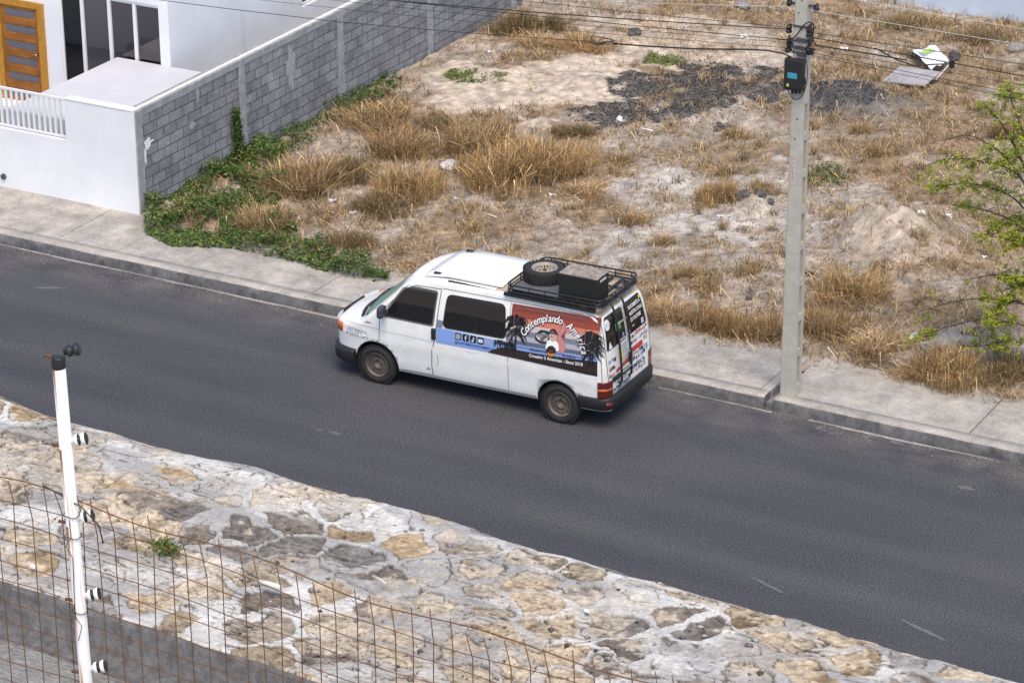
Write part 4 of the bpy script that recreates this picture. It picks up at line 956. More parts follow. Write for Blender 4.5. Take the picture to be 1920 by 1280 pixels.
# ================================================================== STONE BANK in the foreground
ZS = 13.2
sb = empty('stone_bank', (17, -26.5, 0), label='rough stone and mortar bank above the road, seen from its top', category='retaining wall')
def ycrest(x): return -25.92-.047*(x-13.7)+.16*(fbm(x*1.1, x*0+3, 7, 3)-.5)
def bank(x, y):
    wx = x+.11*(fbm(x*4.5, y*4.5, 201, 5)-.5)*2; wy = y+.10*(fbm(x*4.5, y*4.5, 211, 5)-.5)*2
    sx_, sy_ = .33, .20; ix = np.floor(wx/sx_); iy = np.floor(wy/sy_); f1 = np.full(x.shape, 9.); f2 = f1.copy(); sid = np.zeros(x.shape)
    for a in (-1, 0, 1):
        for b in (-1, 0, 1):
            cx, cy = ix+a, iy+b; px = (cx+.15+.7*_h(cx, cy, 3)+.5*(np.mod(cy, 2)))*sx_-.13; py = (cy+.15+.7*_h(cx, cy, 4))*sy_
            d = np.hypot((wx-px)*.85, wy-py); n1 = d < f1; f2 = np.where(n1, f1, np.minimum(f2, d)); sid = np.where(n1, _h(cx, cy, 5), sid); f1 = np.where(n1, d, f1)
    e = f2-f1; wid = .012+.075*fbm(x*1.6, y*1.6, 221, 3)
    edge = e+(fbm(x*9, y*9, 231, 4)-.5)*.07+(fbm(x*2.5, y*2.5, 233, 3)-.5)*.06
    mor = 1-sst(wid*.80, wid*.80+.012, edge)
    mor = np.maximum(mor*sst(.36, .44, fbm(x*1.3+9, y*1.3, 241, 4)), sst(.14, .12, sid))
    big = fbm(x*1.4, y*1.6, 251, 4); mid = fbm(x*5, y*6, 261, 4); fin = fbm(x*22, y*22, 271, 4)
    led = fbm(x*3.0+.5*y, y*11+1.5*fbm(x*2, y*2, 5, 2), 281, 4)         # ledges running along the bank
    led = fbm(x*1.3+.4*y+.3*fbm(x*4, y*4, 6, 3), y*8+1.2*fbm(x*2.5, y*2, 5, 3), 281, 4); lq = led*9+.25*fin; led = np.floor(lq)/9; lf = lq-np.floor(lq)
    z = .03*(big-.5)+.014*(mid-.5)+.022*(fin-.5)*(1-.8*mor)+.024*(sid-.4)*(1-mor)+.010*mor+.035*(led-.5)
    dirt = sst(.535, .575, fbm(x*1.7, y*2.6, 291, 6)+.30*(fin-.5))*(1-.5*mor)
    return z, mor, sid, dirt, fin, mid, lf, edge
st_ = .0066
x = np.arange(12.7, 20.9, st_); y = np.arange(-27.95, -25.15, st_)
gx, gy = np.meshgrid(x, y); z, mor, sid, dirt, fin, mid, lf, edge = bank(gx, gy)
yn = -27.72-.055*(gx-15.4)+.05*(fbm(gx*3, gx*0, 33, 3)-.5)
dy = np.clip(gy-ycrest(gx)+.20, 0, 9); z = z*(1-.55*sst(.0, .25, dy))+ZS-2.3*dy**2
k = sst(0, .05, gy-yn); z = np.where(gy < yn, ZS-.02+0*z, z*k+(1-k)*(ZS+.01))
PALS = np.array([[.36, .29, .205], [.22, .185, .15], [.25, .235, .22], [.19, .16, .135], [.32, .24, .15], [.30, .255, .205], [.19, .172, .155], [.40, .335, .25]])
stone = PALS[(np.mod(sid*23.7, 1)*7.999).astype(int)]*(.75+.5*np.mod(sid*5.7, 1)[..., None])
fi2 = fbm(gx*60, gy*60, 273, 2); c = stone*(.1+1.1*fin+.7*fi2)[..., None]
c = c+(np.array([.54, .455, .345])*(.15+.85*fin[..., None]+.85*fi2[..., None])-c)*(dirt*.55)[..., None]
mcol = np.array([.62, .60, .57])*(.55+.55*mid[..., None]+.35*(fin[..., None]-.3)); mgrey = np.array([.26, .255, .25])
t = sst(.40, .52, fbm(gx*2.1, gy*4.5, 301, 5))[..., None]; mcol = mcol*(1-.65*t)+mgrey*.65*t
smear_ = sst(.56, .60, fbm(gx*1.6+gy*.9, gy*4.5, 311, 6))
mm = np.clip(mor*(1-dirt*.75)+.7*smear_*(1-dirt*.5), 0, 1)[..., None]
c = c*(1-mm)+mcol*(.88+.24*fi2[..., None])*mm
cr = np.maximum(sst(.009, .0, np.abs(edge-.8*(.012+.075*fbm(gx*1.6, gy*1.6, 221, 3))-.008))*sst(.32, .44, fbm(gx*3, gy*3, 321, 3)), sst(.16, .03, lf)*sst(.36, .50, fbm(gx*2.3, gy*4, 331, 4)))
c = c*(1-.85*cr[..., None]); z = z-.014*cr
ny, nx = gx.shape; idx = np.arange(nx*ny).reshape(ny, nx)
ok = (gy[:-1, :-1] > yn[:-1, :-1]-.02)
F = np.stack([idx[:-1, :-1], idx[:-1, 1:], idx[1:, 1:], idx[1:, :-1]], -1)[ok]
def pchild(me, name, parent, **k):
    me.transform(Matrix.Translation(-parent.location)); return link(name, me, parent, **k)
pchild(npmesh('stone_top', np.stack([gx, gy, z], -1).reshape(-1, 3), F, M_stone, c.reshape(-1, 3), smooth=False), 'stone_top', sb)
zlast = float(np.mean(z[-1])); mb = MB(); nn_ = 40; rows = []
for (yy, zz) in ((-25.15, 0), (-22, -3.2), (-18, -7.6), (-13.6, -13.6)):
    rows.append([mb.bm.verts.new((12.7+(20.89-12.7)*i/nn_, yy-.01, (float(z[-1, min(nx-1, int(i/nn_*(nx-1)))]) if zz == 0 else ZS+zz+.4*float(fbm(np.array(i*.7), np.array(yy*.7), 3))))) for i in range(nn_+1)])
for a, b in zip(rows, rows[1:]):
    for i in range(nn_): mb.bm.faces.new((a[i], a[i+1], b[i+1], b[i]))
child(mb, 'stone_face', mat('bank_stone', (.3, .27, .23), .95, var=.5, vscale=3), sb)
# concrete step and floor in front of it
def scraped():
    m = mat('scraped_concrete', (.30, .29, .275), .95, var=.0); n = m.node_tree; L = n.links; b = n.nodes['Principled BSDF']; tc = [q_ for q_ in n.nodes if q_.type == 'TEX_COORD'][0]
    mp = n.nodes.new('ShaderNodeMapping'); mp.inputs['Rotation'].default_value = (0, 0, .9); mp.inputs['Scale'].default_value = (14, 70, 30); L.new(tc.outputs['Object'], mp.inputs[0])
    t = n.nodes.new('ShaderNodeTexNoise'); t.inputs['Scale'].default_value = 1.6; t.inputs['Detail'].default_value = 6; t.inputs['Distortion'].default_value = .8; L.new(mp.outputs[0], t.inputs['Vector'])
    rp = n.nodes.new('ShaderNodeValToRGB'); rp.color_ramp.elements[0].position = .35; rp.color_ramp.elements[1].position = .66; rp.color_ramp.elements[0].color = (.16, .155, .15, 1); rp.color_ramp.elements[1].color = (.37, .355, .335, 1); L.new(t.outputs['Fac'], rp.inputs[0])
    t3 = n.nodes.new('ShaderNodeTexNoise'); t3.inputs['Scale'].default_value = 3.5; t3.inputs['Detail'].default_value = 7; L.new(tc.outputs['Object'], t3.inputs['Vector'])
    r3 = n.nodes.new('ShaderNodeMapRange'); r3.inputs[1].default_value = .3; r3.inputs[2].default_value = .7; r3.inputs[3].default_value = .6; r3.inputs[4].default_value = 1.3; L.new(t3.outputs['Fac'], r3.inputs[0])
    x_ = n.nodes.new('ShaderNodeMix'); x_.data_type = 'RGBA'; x_.blend_type = 'MULTIPLY'; x_.inputs[0].default_value = 1; L.new(rp.outputs[0], x_.inputs[6]); L.new(r3.outputs[0], x_.inputs[7]); L.new(x_.outputs[2], b.inputs['Base Color'])
    bp = n.nodes.new('ShaderNodeBump'); bp.inputs['Strength'].default_value = .9; bp.inputs['Distance'].default_value = .015; L.new(t.outputs['Fac'], bp.inputs['Height']); L.new(bp.outputs[0], b.inputs['Normal']); return m
M_scr = scraped()
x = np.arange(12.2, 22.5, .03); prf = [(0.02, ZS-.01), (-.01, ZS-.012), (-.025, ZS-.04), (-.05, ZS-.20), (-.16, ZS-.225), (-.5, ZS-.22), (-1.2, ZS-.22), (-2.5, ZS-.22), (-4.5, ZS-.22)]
V = []; 
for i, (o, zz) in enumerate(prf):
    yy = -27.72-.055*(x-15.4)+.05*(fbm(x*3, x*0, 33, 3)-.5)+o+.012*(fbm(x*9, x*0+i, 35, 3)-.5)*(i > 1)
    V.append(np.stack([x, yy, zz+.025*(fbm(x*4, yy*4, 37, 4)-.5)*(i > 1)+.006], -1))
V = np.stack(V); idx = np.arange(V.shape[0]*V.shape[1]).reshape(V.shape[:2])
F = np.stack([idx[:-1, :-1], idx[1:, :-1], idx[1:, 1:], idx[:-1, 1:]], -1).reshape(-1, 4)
nfx = (V.shape[1]-1)
pchild(npmesh('concrete_floor', V.reshape(-1, 3), F[4*nfx:], M_scr), 'concrete_floor', sb)
pchild(npmesh('step_face', V.reshape(-1, 3).copy(), F[:4*nfx], mat('shaded_step_concrete', (.13, .125, .125), .95, var=.55, vscale=18, bump=.9, bscale=40)), 'step_face', sb)  # shade of the step face is painted in as a darker concrete
n = 1500; sx = RNG.uniform(13, 21, n); sy = RNG.uniform(-27.7, -26.3, n); zz = bank(sx, sy)[0]+ZS; k = (sy < ycrest(sx)-.25) & (fbm(sx*1.2, sy*1.2, 61, 3) > .44); sx, sy, zz = sx[k], sy[k], zz[k]
S_ = .004+.020*RNG.random(len(sx))**4
chunks('pebbles', np.stack([sx, sy, zz+S_*.3], -1), S_, np.array([[.16, .15, .15]])*RNG.uniform(.3, 2.6, (len(sx), 1)), vcmat('pebble', var=.2, bump=0), 'small dark pebbles lying on the stone bank', 'pebbles')

# ------------------------------------------------------------------ mesh fence and its white post
FYP = -30.35
def wire(mb, pts, r): mb.tube(pts, r, 5)
fe = empty('mesh_fence', (18.5, FYP, ZS-.2), label='rusty welded wire mesh fence on the concrete ledge in the foreground', category='fence')
TOPW = [YP(a, b, FYP) for a, b in ((-60, 872), (0, 890), (60, 905), (360, 1000), (640, 1103), (960, 1200), (1250, 1273), (1560, 1310), (1900, 1360))]
tx_ = [p[0] for p in TOPW]; tz_ = [p[2] for p in TOPW]
def ft(x_): return float(np.interp(x_, tx_, tz_))
mb = MB(); random.seed(5); x_ = 17.20
while x_ < 21.3:
    t = ft(x_)+random.uniform(-.015, .02); kink = random.uniform(-.009, .012); kd = random.uniform(.07, .14)
    dx = random.uniform(-.01, .01)
    wire(mb, [(x_+dx-.015+kink, FYP+random.uniform(-.012, .012), t), (x_+dx, FYP+.003, t-kd), (x_+dx*.4+random.uniform(-.006, .006), FYP, t-.45), (x_+random.uniform(-.006, .006), FYP+.003, t-.95), (x_, FYP, ZS-.25)], .0020); x_ += .0735
child(mb, 'upright_wires', M_rust, fe)
mb = MB()
for r_ in range(28):
    pts = []; ph = random.uniform(0, 6)
    for i in range(48):
        xx = 17.0+4.4*i/47; zz = ft(xx)-.015-.0815*r_-.006*math.sin(xx*3+ph)+(.014*math.sin(xx*7+ph) if r_ == 0 else .004*math.sin(xx*11+ph)); pts.append((xx, FYP+.004, max(zz, ZS-.2)))
    wire(mb, pts, .0017 if r_ else .0023)
child(mb, 'level_wires', M_rust, fe)
po = empty('fence_post', (17.70, FYP-.035, ZS-.2), label='white painted metal fence post with rust streaks and black-and-white spool insulators', category='fence post')
pt_ = YP(109, 672, FYP-.035); pb_ = YP(162, 1280, FYP-.035); dirp = (pt_-pb_)/(pt_[2]-pb_[2])
def pp(z_): return pb_+dirp*(z_-pb_[2])
def postmat():
    m = mat('white_post_paint', (.74, .74, .76), .5, var=.06, vscale=8); n = m.node_tree; L = n.links; b = n.nodes['Principled BSDF']; src = b.inputs['Base Color'].links[0].from_socket
    tc = [q_ for q_ in n.nodes if q_.type == 'TEX_COORD'][0]
    mp = n.nodes.new('ShaderNodeMapping'); mp.inputs['Scale'].default_value = (60, 60, 3.2); L.new(tc.outputs['Object'], mp.inputs[0])
    t = n.nodes.new('ShaderNodeTexNoise'); t.inputs['Scale'].default_value = 1; t.inputs['Detail'].default_value = 5; L.new(mp.outputs[0], t.inputs['Vector'])
    r_ = n.nodes.new('ShaderNodeMapRange'); r_.inputs[1].default_value = .56; r_.inputs[2].default_value = .70; L.new(t.outputs['Fac'], r_.inputs[0])
    x_ = n.nodes.new('ShaderNodeMix'); x_.data_type = 'RGBA'; L.new(r_.outputs[0], x_.inputs[0]); L.new(src, x_.inputs[6]); x_.inputs[7].default_value = (.45, .20, .05, 1); L.new(x_.outputs[2], b.inputs['Base Color']); return m
zt_ = float(pt_[2])
child(MB().tube([tuple(pp(ZS-.22)), tuple(pp(zt_))], .0225, 20), 'post_pipe', postmat(), po)
child(MB().lathe([(.0228, zt_-.035), (.024, zt_-.03), (.0245, zt_+.004), (.024, zt_+.006), (.0, zt_+.006)], 'Z', (pp(zt_)[0], pp(zt_)[1], 0), 20), 'cap', M_black, po)
M_streak = mat('rust_stain', (.42, .17, .035), .8, var=.5, vscale=30)
for i, (ax, ay) in enumerate(((133, 668), (150, 836), (160, 980), (172, 1126), (185, 1262))):
    zc = float(YP(ax, ay, FYP-.035)[2]); c = pp(zc)
    ins = MB().lathe([(.0, .022), (.012, .024), (.013, .036), (.021, .038), (.022, .050), (.013, .054), (.013, .060), (.023, .063), (.024, .078), (.016, .082), (.0, .082)], 'X', (0, 0, 0), 20)
    for f in ins.bm.faces:
        h_ = f.calc_center_median().x; f.material_index = 1 if (i == 0 or h_ > .071 or (.051 < h_ < .059)) else 0
    me = ins.mesh('insulator', [M_metalw, M_black]); o = link('insulator', me, po); o.rotation_euler = (0, R(-14), R(25)); o.scale = (.95, .95, .95); o.location = Vector((c[0], c[1], zc))-po.location
    me = MB().tube([(-.02, 0, 0), (-.055, -.004, -.002)], .006, 8).mesh('bolt', M_rust); o = link('bolt', me, po); o.location = Vector((c[0], c[1], zc-.016))-po.location
    if i < 4:
        st2 = MB(); cyl = [(.0229*math.cos(a), .0229*math.sin(a)) for a in np.linspace(R(221), R(266), 5)]; L_ = .20 if i else .22; w0_ = []
        for (q0, q1) in zip(cyl, cyl[1:]):
            l1 = L_*random.uniform(.5, 1.2); p_a = pp(zc-.02); p_b = pp(zc-.02-l1)
            st2.poly([(p_a[0]+q0[0], p_a[1]+q0[1], zc-.02), (p_a[0]+q1[0], p_a[1]+q1[1], zc-.02), (p_b[0]+q1[0]*.99+q0[0]*.01, p_b[1]+q1[1], zc-.02-l1)])
        child(st2, 'rust_streak', M_streak, po)
tw = MB(); M_tie = mat('tie_wire', (.05, .045, .045), .6)
zt0 = ft(17.7); c = pp(zt0-.05)
tw.tube([(c[0]-.14, FYP, zt0+.01), (c[0]-.05, FYP-.03, zt0+.012), (c[0]+.06, FYP-.05, zt0-.005), (c[0]+.11, FYP-.03, zt0-.07), (c[0]+.115, FYP-.02, zt0-.14)], .0028, 5)
for zz in (zt0-.05, zt0-.13, zt0-.42):
    tw.tube([tuple(pp(zz)+np.array([.029*math.cos(a), .029*math.sin(a), .004*math.sin(3*a)])) for a in np.linspace(0, 6.28, 16)], .0018, 5)
tw.tube([tuple(pp(zt0-.06)+np.array([.01, -.028, 0])), tuple(pp(zt0-.12)+np.array([.02, -.04, 0])), tuple(pp(zt0-.16)+np.array([-.01, -.035, 0])), tuple(pp(zt0-.2)+np.array([.012, -.03, 0])), tuple(pp(zt0-.44)+np.array([.0, -.03, 0]))], .0016, 5)
tw.tube([tuple(pp(zt0-.43)+np.array([.0, -.03, 0])), tuple(pp(zt0-.46)+np.array([.03, -.035, 0])), tuple(pp(zt0-.52)+np.array([.01, -.035, 0]))], .0016, 5)
child(tw, 'tie_wires', M_tie, po)
ct = G(312, 1035, ZS+.02)

# ================================================================== UTILITY POLE
PX, PY = 6.215, 2.43
up = empty('utility_pole', (PX, PY, PZ), label='tall pale concrete utility pole with hollow slots standing by the kerb', category='utility pole')
mb = MB()
def pbx(a, b, mi=0): mb.box2(a, b, bev=0)
W0 = .5
mb.box2((-.5, -.5, 0), (.5, -.27, 9.5)); mb.box2((-.5, .27, 0), (.5, .5, 9.5)); mb.box2((-.12, -.27, 0), (.12, .27, 9.5))
zz = 0.0; top_ = 5.1
blocks = [(0, .18)]+[(.66+.6*k-.0, .78+.6*k) for k in range(7)]+[(4.85, 9.5)]
for a, b in blocks:
    for s_ in (-1, 1): mb.box2((s_*.12, -.27, a), (s_*.47, .27, b))
for v in mb.bm.verts:
    wv = .262-.0100*v.co.z; v.co.x *= wv; v.co.y *= wv
bmesh.ops.bevel(mb.bm, geom=[e for e in mb.bm.edges if abs(e.verts[0].co.z-e.verts[1].co.z) > 5 and abs(e.verts[0].co.y) > .09 and abs(e.verts[0].co.x) > .09], offset=.018, segments=2, affect='EDGES')
M_pole = mat('pole_concrete', (.47, .445, .385), .85, var=.18, vscale=6, bump=.35, bscale=70)
link('pole_shaft', mb.mesh('pole_shaft', M_pole), up)
mb = MB()
for i, zz in enumerate((4.3, 4.62, 6.05, 6.3, 6.5, 6.62, 4.0)):
    wv = .275-.0105*zz; mb.lathe([(.011, -wv/2-.003), (.011, -wv/2+.01)], 'Y', ((-.02, .01, .03, -.03, .02, .0, -.03)[i], 0, zz), 10)
link('bolt_holes', mb.mesh('bolt_holes', M_black), up)
z1, z0 = YP(1483, 295, 2.29)[2]-PZ, YP(1481, 345, 2.29)[2]-PZ
st_o = link('pole_sticker', MB().box2((-.05, -.122, z0), (.0, -.118, z1)).mesh('pole_sticker', mat('sticker_paper', (.62, .52, .55), .6)), up)
T = Deco(); T.text('1040573', K['signred'], .055, lambda x_, y_, W_: (x_*(z1-z0-.03)/W_+z0+.015, y_))
for v in T.bm.verts: v.co = (-.045+v.co.z*.9, -.1235-.012*0, v.co.x)
me = bpy.data.meshes.new('sticker_lettering'); T.bm.to_mesh(me); T.bm.free(); me.materials.append(K['signred']); link('sticker_lettering', me, st_o)
# black splice box with blue and yellow labels
zb0 = YP(1487, 168, 2.25)[2]-PZ; zb1 = YP(1487, 110, 2.25)[2]-PZ
jb = link('splice_box', MB().box2((-.185, -.235, zb0), (.13, -.12, zb1), bev=.02).box2((-.165, -.247, zb0+.04), (.11, -.235, zb1-.04), bev=.005).box2((.13, -.2, zb0+.1), (.15, -.15, zb0+.2)).mesh('splice_box', M_black), up)
hh = zb1-zb0
link('blue_label', MB().box2((-.115, -.2505, zb0+hh*.40), (.04, -.2472, zb0+hh*.58)).mesh('blue_label', mat('blue_label', (.04, .30, .42), .5)), jb)
link('yellow_label', MB().box2((-.125, -.2505, zb0+hh*.12), (-.09, -.2472, zb0+hh*.21)).mesh('yellow_label', mat('yellow_label', (.7, .58, .02), .5)), jb)
link('cable_glands', MB().lathe([(.022, zb0-.07), (.022, zb0)], 'Z', (-.06, -.17, 0), 10).lathe([(.02, zb0-.06), (.02, zb0)], 'Z', (.0, -.17, 0), 10).lathe([(.018, zb0-.05), (.018, zb0)], 'Z', (.06, -.17, 0), 10).mesh('cable_glands', M_black), jb)
mb = MB(); lp = []
for t in np.linspace(0, 1, 24):
    a = R(100)-R(290)*t; lp.append((.0+.18*math.cos(a), -.16-.02*math.sin(t*3), (zb0+zb1)/2+.02+.42*math.sin(a)))
mb.tube(lp, .007, 6); link('cable_loop', mb.mesh('cable_loop', M_cable), up)
# brackets and spool insulators
zc_ = [YP(1490, q_, 2.3)[2]-PZ for q_ in (52, 60, 77, 89, 99, 12)]
M_ins = mat('black_insulator', (.02, .018, .018), .35)
sp_me = MB().lathe([(.0, -.045), (.028, -.045), (.034, -.035), (.034, -.018), (.018, -.01), (.018, .01), (.034, .018), (.034, .035), (.028, .045), (.0, .045)], 'Y', n=14).box((0, 0, .045), (.03, .11, .02)).mesh('insulator', M_ins)
k_ = 0
for i, zz in enumerate(zc_[:5]):
    for sx__ in (-1, 1):
        o = link('insulator', sp_me, up); o.location = (sx__*(.15+.02*random.random())-(.0 if sx__ > 0 else .02), -.08+random.uniform(-.03, .04), zz+random.uniform(-.02, .02)); o.rotation_euler = (random.uniform(-.3, .3), random.uniform(-.3, .3), random.uniform(-.4, .4)); o.scale = (1.0, 1.1, 1.0)
for sx__, zz in ((-1, zc_[5]), (1, zc_[5]-.03)):
    o = link('insulator', sp_me, up); o.location = (sx__*.22, -.02, zz); o.scale = (1.1, 1, 1.4)
mb = MB()
for zz in (zc_[0]+.02, zc_[2], zc_[4]):
    wv = .275-.0105*zz; mb.box((0, 0, zz), (wv+.014, wv+.014, .03))
mb.box((0, -.115, zc_[3]), (.26, .03, .05)).box((0, 0, zc_[5]), (.46, .05, .03)).box((.05, -.115, zc_[4]-.03), (.15, .04, .04)).box((.03, -.12, zc_[2]+.03), (.14, .05, .05))
link('steel_bands', mb.mesh('steel_bands', mat('grey_steel', (.10, .10, .11), .5, metal=.5)), up)
mb = MB(); P3 = [YP(a, b, 2.26)-np.array([PX, PY, PZ]) for a, b in ((1455, 73), (1478, 75), (1492, 68), (1505, 50), (1517, 42), (1526, 48), (1524, 70), (1530, 84), (1545, 88), (1600, 96), (1700, 113))]
mb.tube(smooth_path([(p[0], p[2]) for p in P3], 4) and [(p_[0], -.17, p_[1]) for p_ in smooth_path([(p[0], p[2]) for p in P3], 4)], .011, 6); link('jumper_cable', mb.mesh('jumper_cable', M_cable), up)

# ------------------------------------------------------------------ overhead cables
def cable(z_pix, via, rad, m, label, side, name='overhead_cable', third=None):
    yy = 2.33; p0 = YP(1478 if side < 0 else 1510, z_pix, yy); p1 = YP(*via, yy)
    X1 = -36. if side < 0 else 48.
    span = abs(X1-p0[0]); d1 = abs(p1[0]-p0[0]); m1 = (p1[2]-p0[2])/d1; kq = -m1/(span-d1)
    pts = []
    for i in range(49):
        d_ = span*(i/48)**1.3; zz = p0[2]+m1*d_+kq*d_*(d_-d1); pts.append((p0[0]+math.copysign(d_, X1-p0[0]), yy, zz))
    mb = MB().tube(pts, rad*.72, 6); me = mb.mesh(name, m); me.transform(Matrix.Translation((-p0[0], -yy, -p0[2])))
    link(name, me, None, tuple(p0[:1])+(yy, p0[2]), label=label, category='cable', group='overhead cables on the utility pole')
for a in ((52, (1280, 33), .006, M_cable, 'thin black cable, highest dark one left of the utility pole'), (55, (1280, 43), .011, M_cable, 'thick black cable just under the highest dark one left of the pole'), (75, (1280, 57), .008, M_cable, 'black cable meeting the jumper loop on the left side of the pole'),
          (80, (1280, 64), .005, M_cable, 'thin black cable under the jumper cable left of the pole'), (90, (1117, 62), .005, M_cable, 'thin black cable crossing the block wall low down, left of the pole'), (13, (1280, 8), .006, M_cablew, 'pale cable on the top insulator left of the pole')):
    cable(*a, -1)
for a in ((60, (1920, 121), .007, M_cable, 'black cable, highest dark one right of the utility pole'), (68, (1920, 143), .011, M_cable, 'thick black cable right of the pole passing over the dumped white sheet'), (90, (1920, 160), .005, M_cable, 'thin black cable under the thick one, right of the pole'),
          (97, (1920, 178), .006, M_cable, 'lowest but one black cable right of the pole, passing over the dumped board'), (101, (1920, 188), .005, M_cable, 'lowest thin black cable right of the utility pole'), (18, (1920, 85), .006, M_cablew, 'pale cable leaving the top insulator to the right of the pole'), (-16, (1920, 55), .005, M_cablew, 'thin pale cable in the top right corner above the others')):
    cable(*a, 1)
# black drop cable with a coiled end
A_ = [YP(a, b, 2.3) for a, b in ((1484, 108), (1470, 101), (1440, 95), (1400, 93), (1300, 92), (1200, 86), (1150, 82))]
mb = MB().tube([tuple(p) for p in A_], .013, 8); cc_ = YP(1133, 79, 2.3)
for j in range(6):
    mb.tube([(cc_[0]+.03*j-.08+(.15+.02*(j%3))*math.cos(t), 2.3+.05*math.sin(t+j), cc_[2]-.01*j+.03+(.035+.012*(j%4))*math.sin(t+.3*j)+.02*math.cos(2*t+j)) for t in np.linspace(0, 6.28, 20)], .0045, 5)
mb.tube([tuple(YP(a, b, 2.3)) for a, b in ((1117, 79), (900, 64), (640, 42), (420, 16), (295, 0), (100, -28))], .0055, 6)
me = mb.mesh('service_cable', M_cable); me.transform(Matrix.Translation(-Vector(A_[0]))); link('service_cable', me, None, tuple(A_[0]), label='thick black cable with a coiled slack loop hanging left of the pole box', category='cable')
mb = MB(); B_ = [YP(a, b, 2.3) for a, b in ((1640, 90), (1680, 112), (1715, 124), (1750, 121), (1785, 120))]; mb.tube([tuple(p) for p in B_], .010, 6).box(tuple(B_[-1]), (.07, .07, .12), bev=.01)
me = mb.mesh('branch_cable', M_cable); me.transform(Matrix.Translation(-Vector(B_[0]))); link('branch_cable', me, None, tuple(B_[0]), label='short sagging black branch cable with a small black clamp near the dumped white sheet', category='cable')

# ================================================================== PLANTS
def clump_mesh(name, seed, n, spread, tint, green=0):
    global RNG; keep = RNG; RNG = np.random.default_rng(seed)
    rr_ = np.sqrt(RNG.random(n))*spread; aa = RNG.uniform(0, 6.28, n); P = np.stack([rr_*np.cos(aa), rr_*np.sin(aa), np.zeros(n)-.02], -1)
    nb = max(4, int(spread*18)); bx_ = RNG.uniform(-spread, spread, (nb, 2))*.75; pick = RNG.integers(0, nb, n); P[:, :2] = P[:, :2]*.35+bx_[pick]+RNG.normal(0, .09, (n, 2))
    edge = np.hypot(P[:, 0], P[:, 1])/spread; H = RNG.uniform(.2, 1.0, n)*(1.05-.45*np.clip(edge, 0, 1))*(.75+.5*_h(pick, pick*0, seed))
    az_ = np.arctan2(P[:, 1]-bx_[pick][:, 1]*.5, P[:, 0]-bx_[pick][:, 0]*.5)+RNG.normal(0, 1.5, n); C0 = scol(n)*np.array(tint)*(.75+.5*_h(pick, pick*0+3, seed))[:, None]
    g = RNG.random(n) < green; C0[g] = np.array([.10, .13, .03])*RNG.uniform(.6, 1.3, (g.sum(), 1))
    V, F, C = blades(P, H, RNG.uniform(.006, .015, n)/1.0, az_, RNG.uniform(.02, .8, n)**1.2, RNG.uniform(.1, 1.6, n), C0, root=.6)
    RNG = keep; return npmesh(name, V, F, M_grass, C)
CM = [clump_mesh('dry_grass', 1, 2800, .75, (1.2, 1.12, 1.0)), clump_mesh('dry_grass', 2, 2400, .6, (1.05, 1.0, .95)), clump_mesh('dry_grass', 3, 1600, .45, (1.25, 1.2, 1.2)), clump_mesh('dry_grass', 4, 2200, .8, (.75, .72, .72), .12), clump_mesh('dry_grass', 5, 600, .28, (1.1, 1.05, .95))]
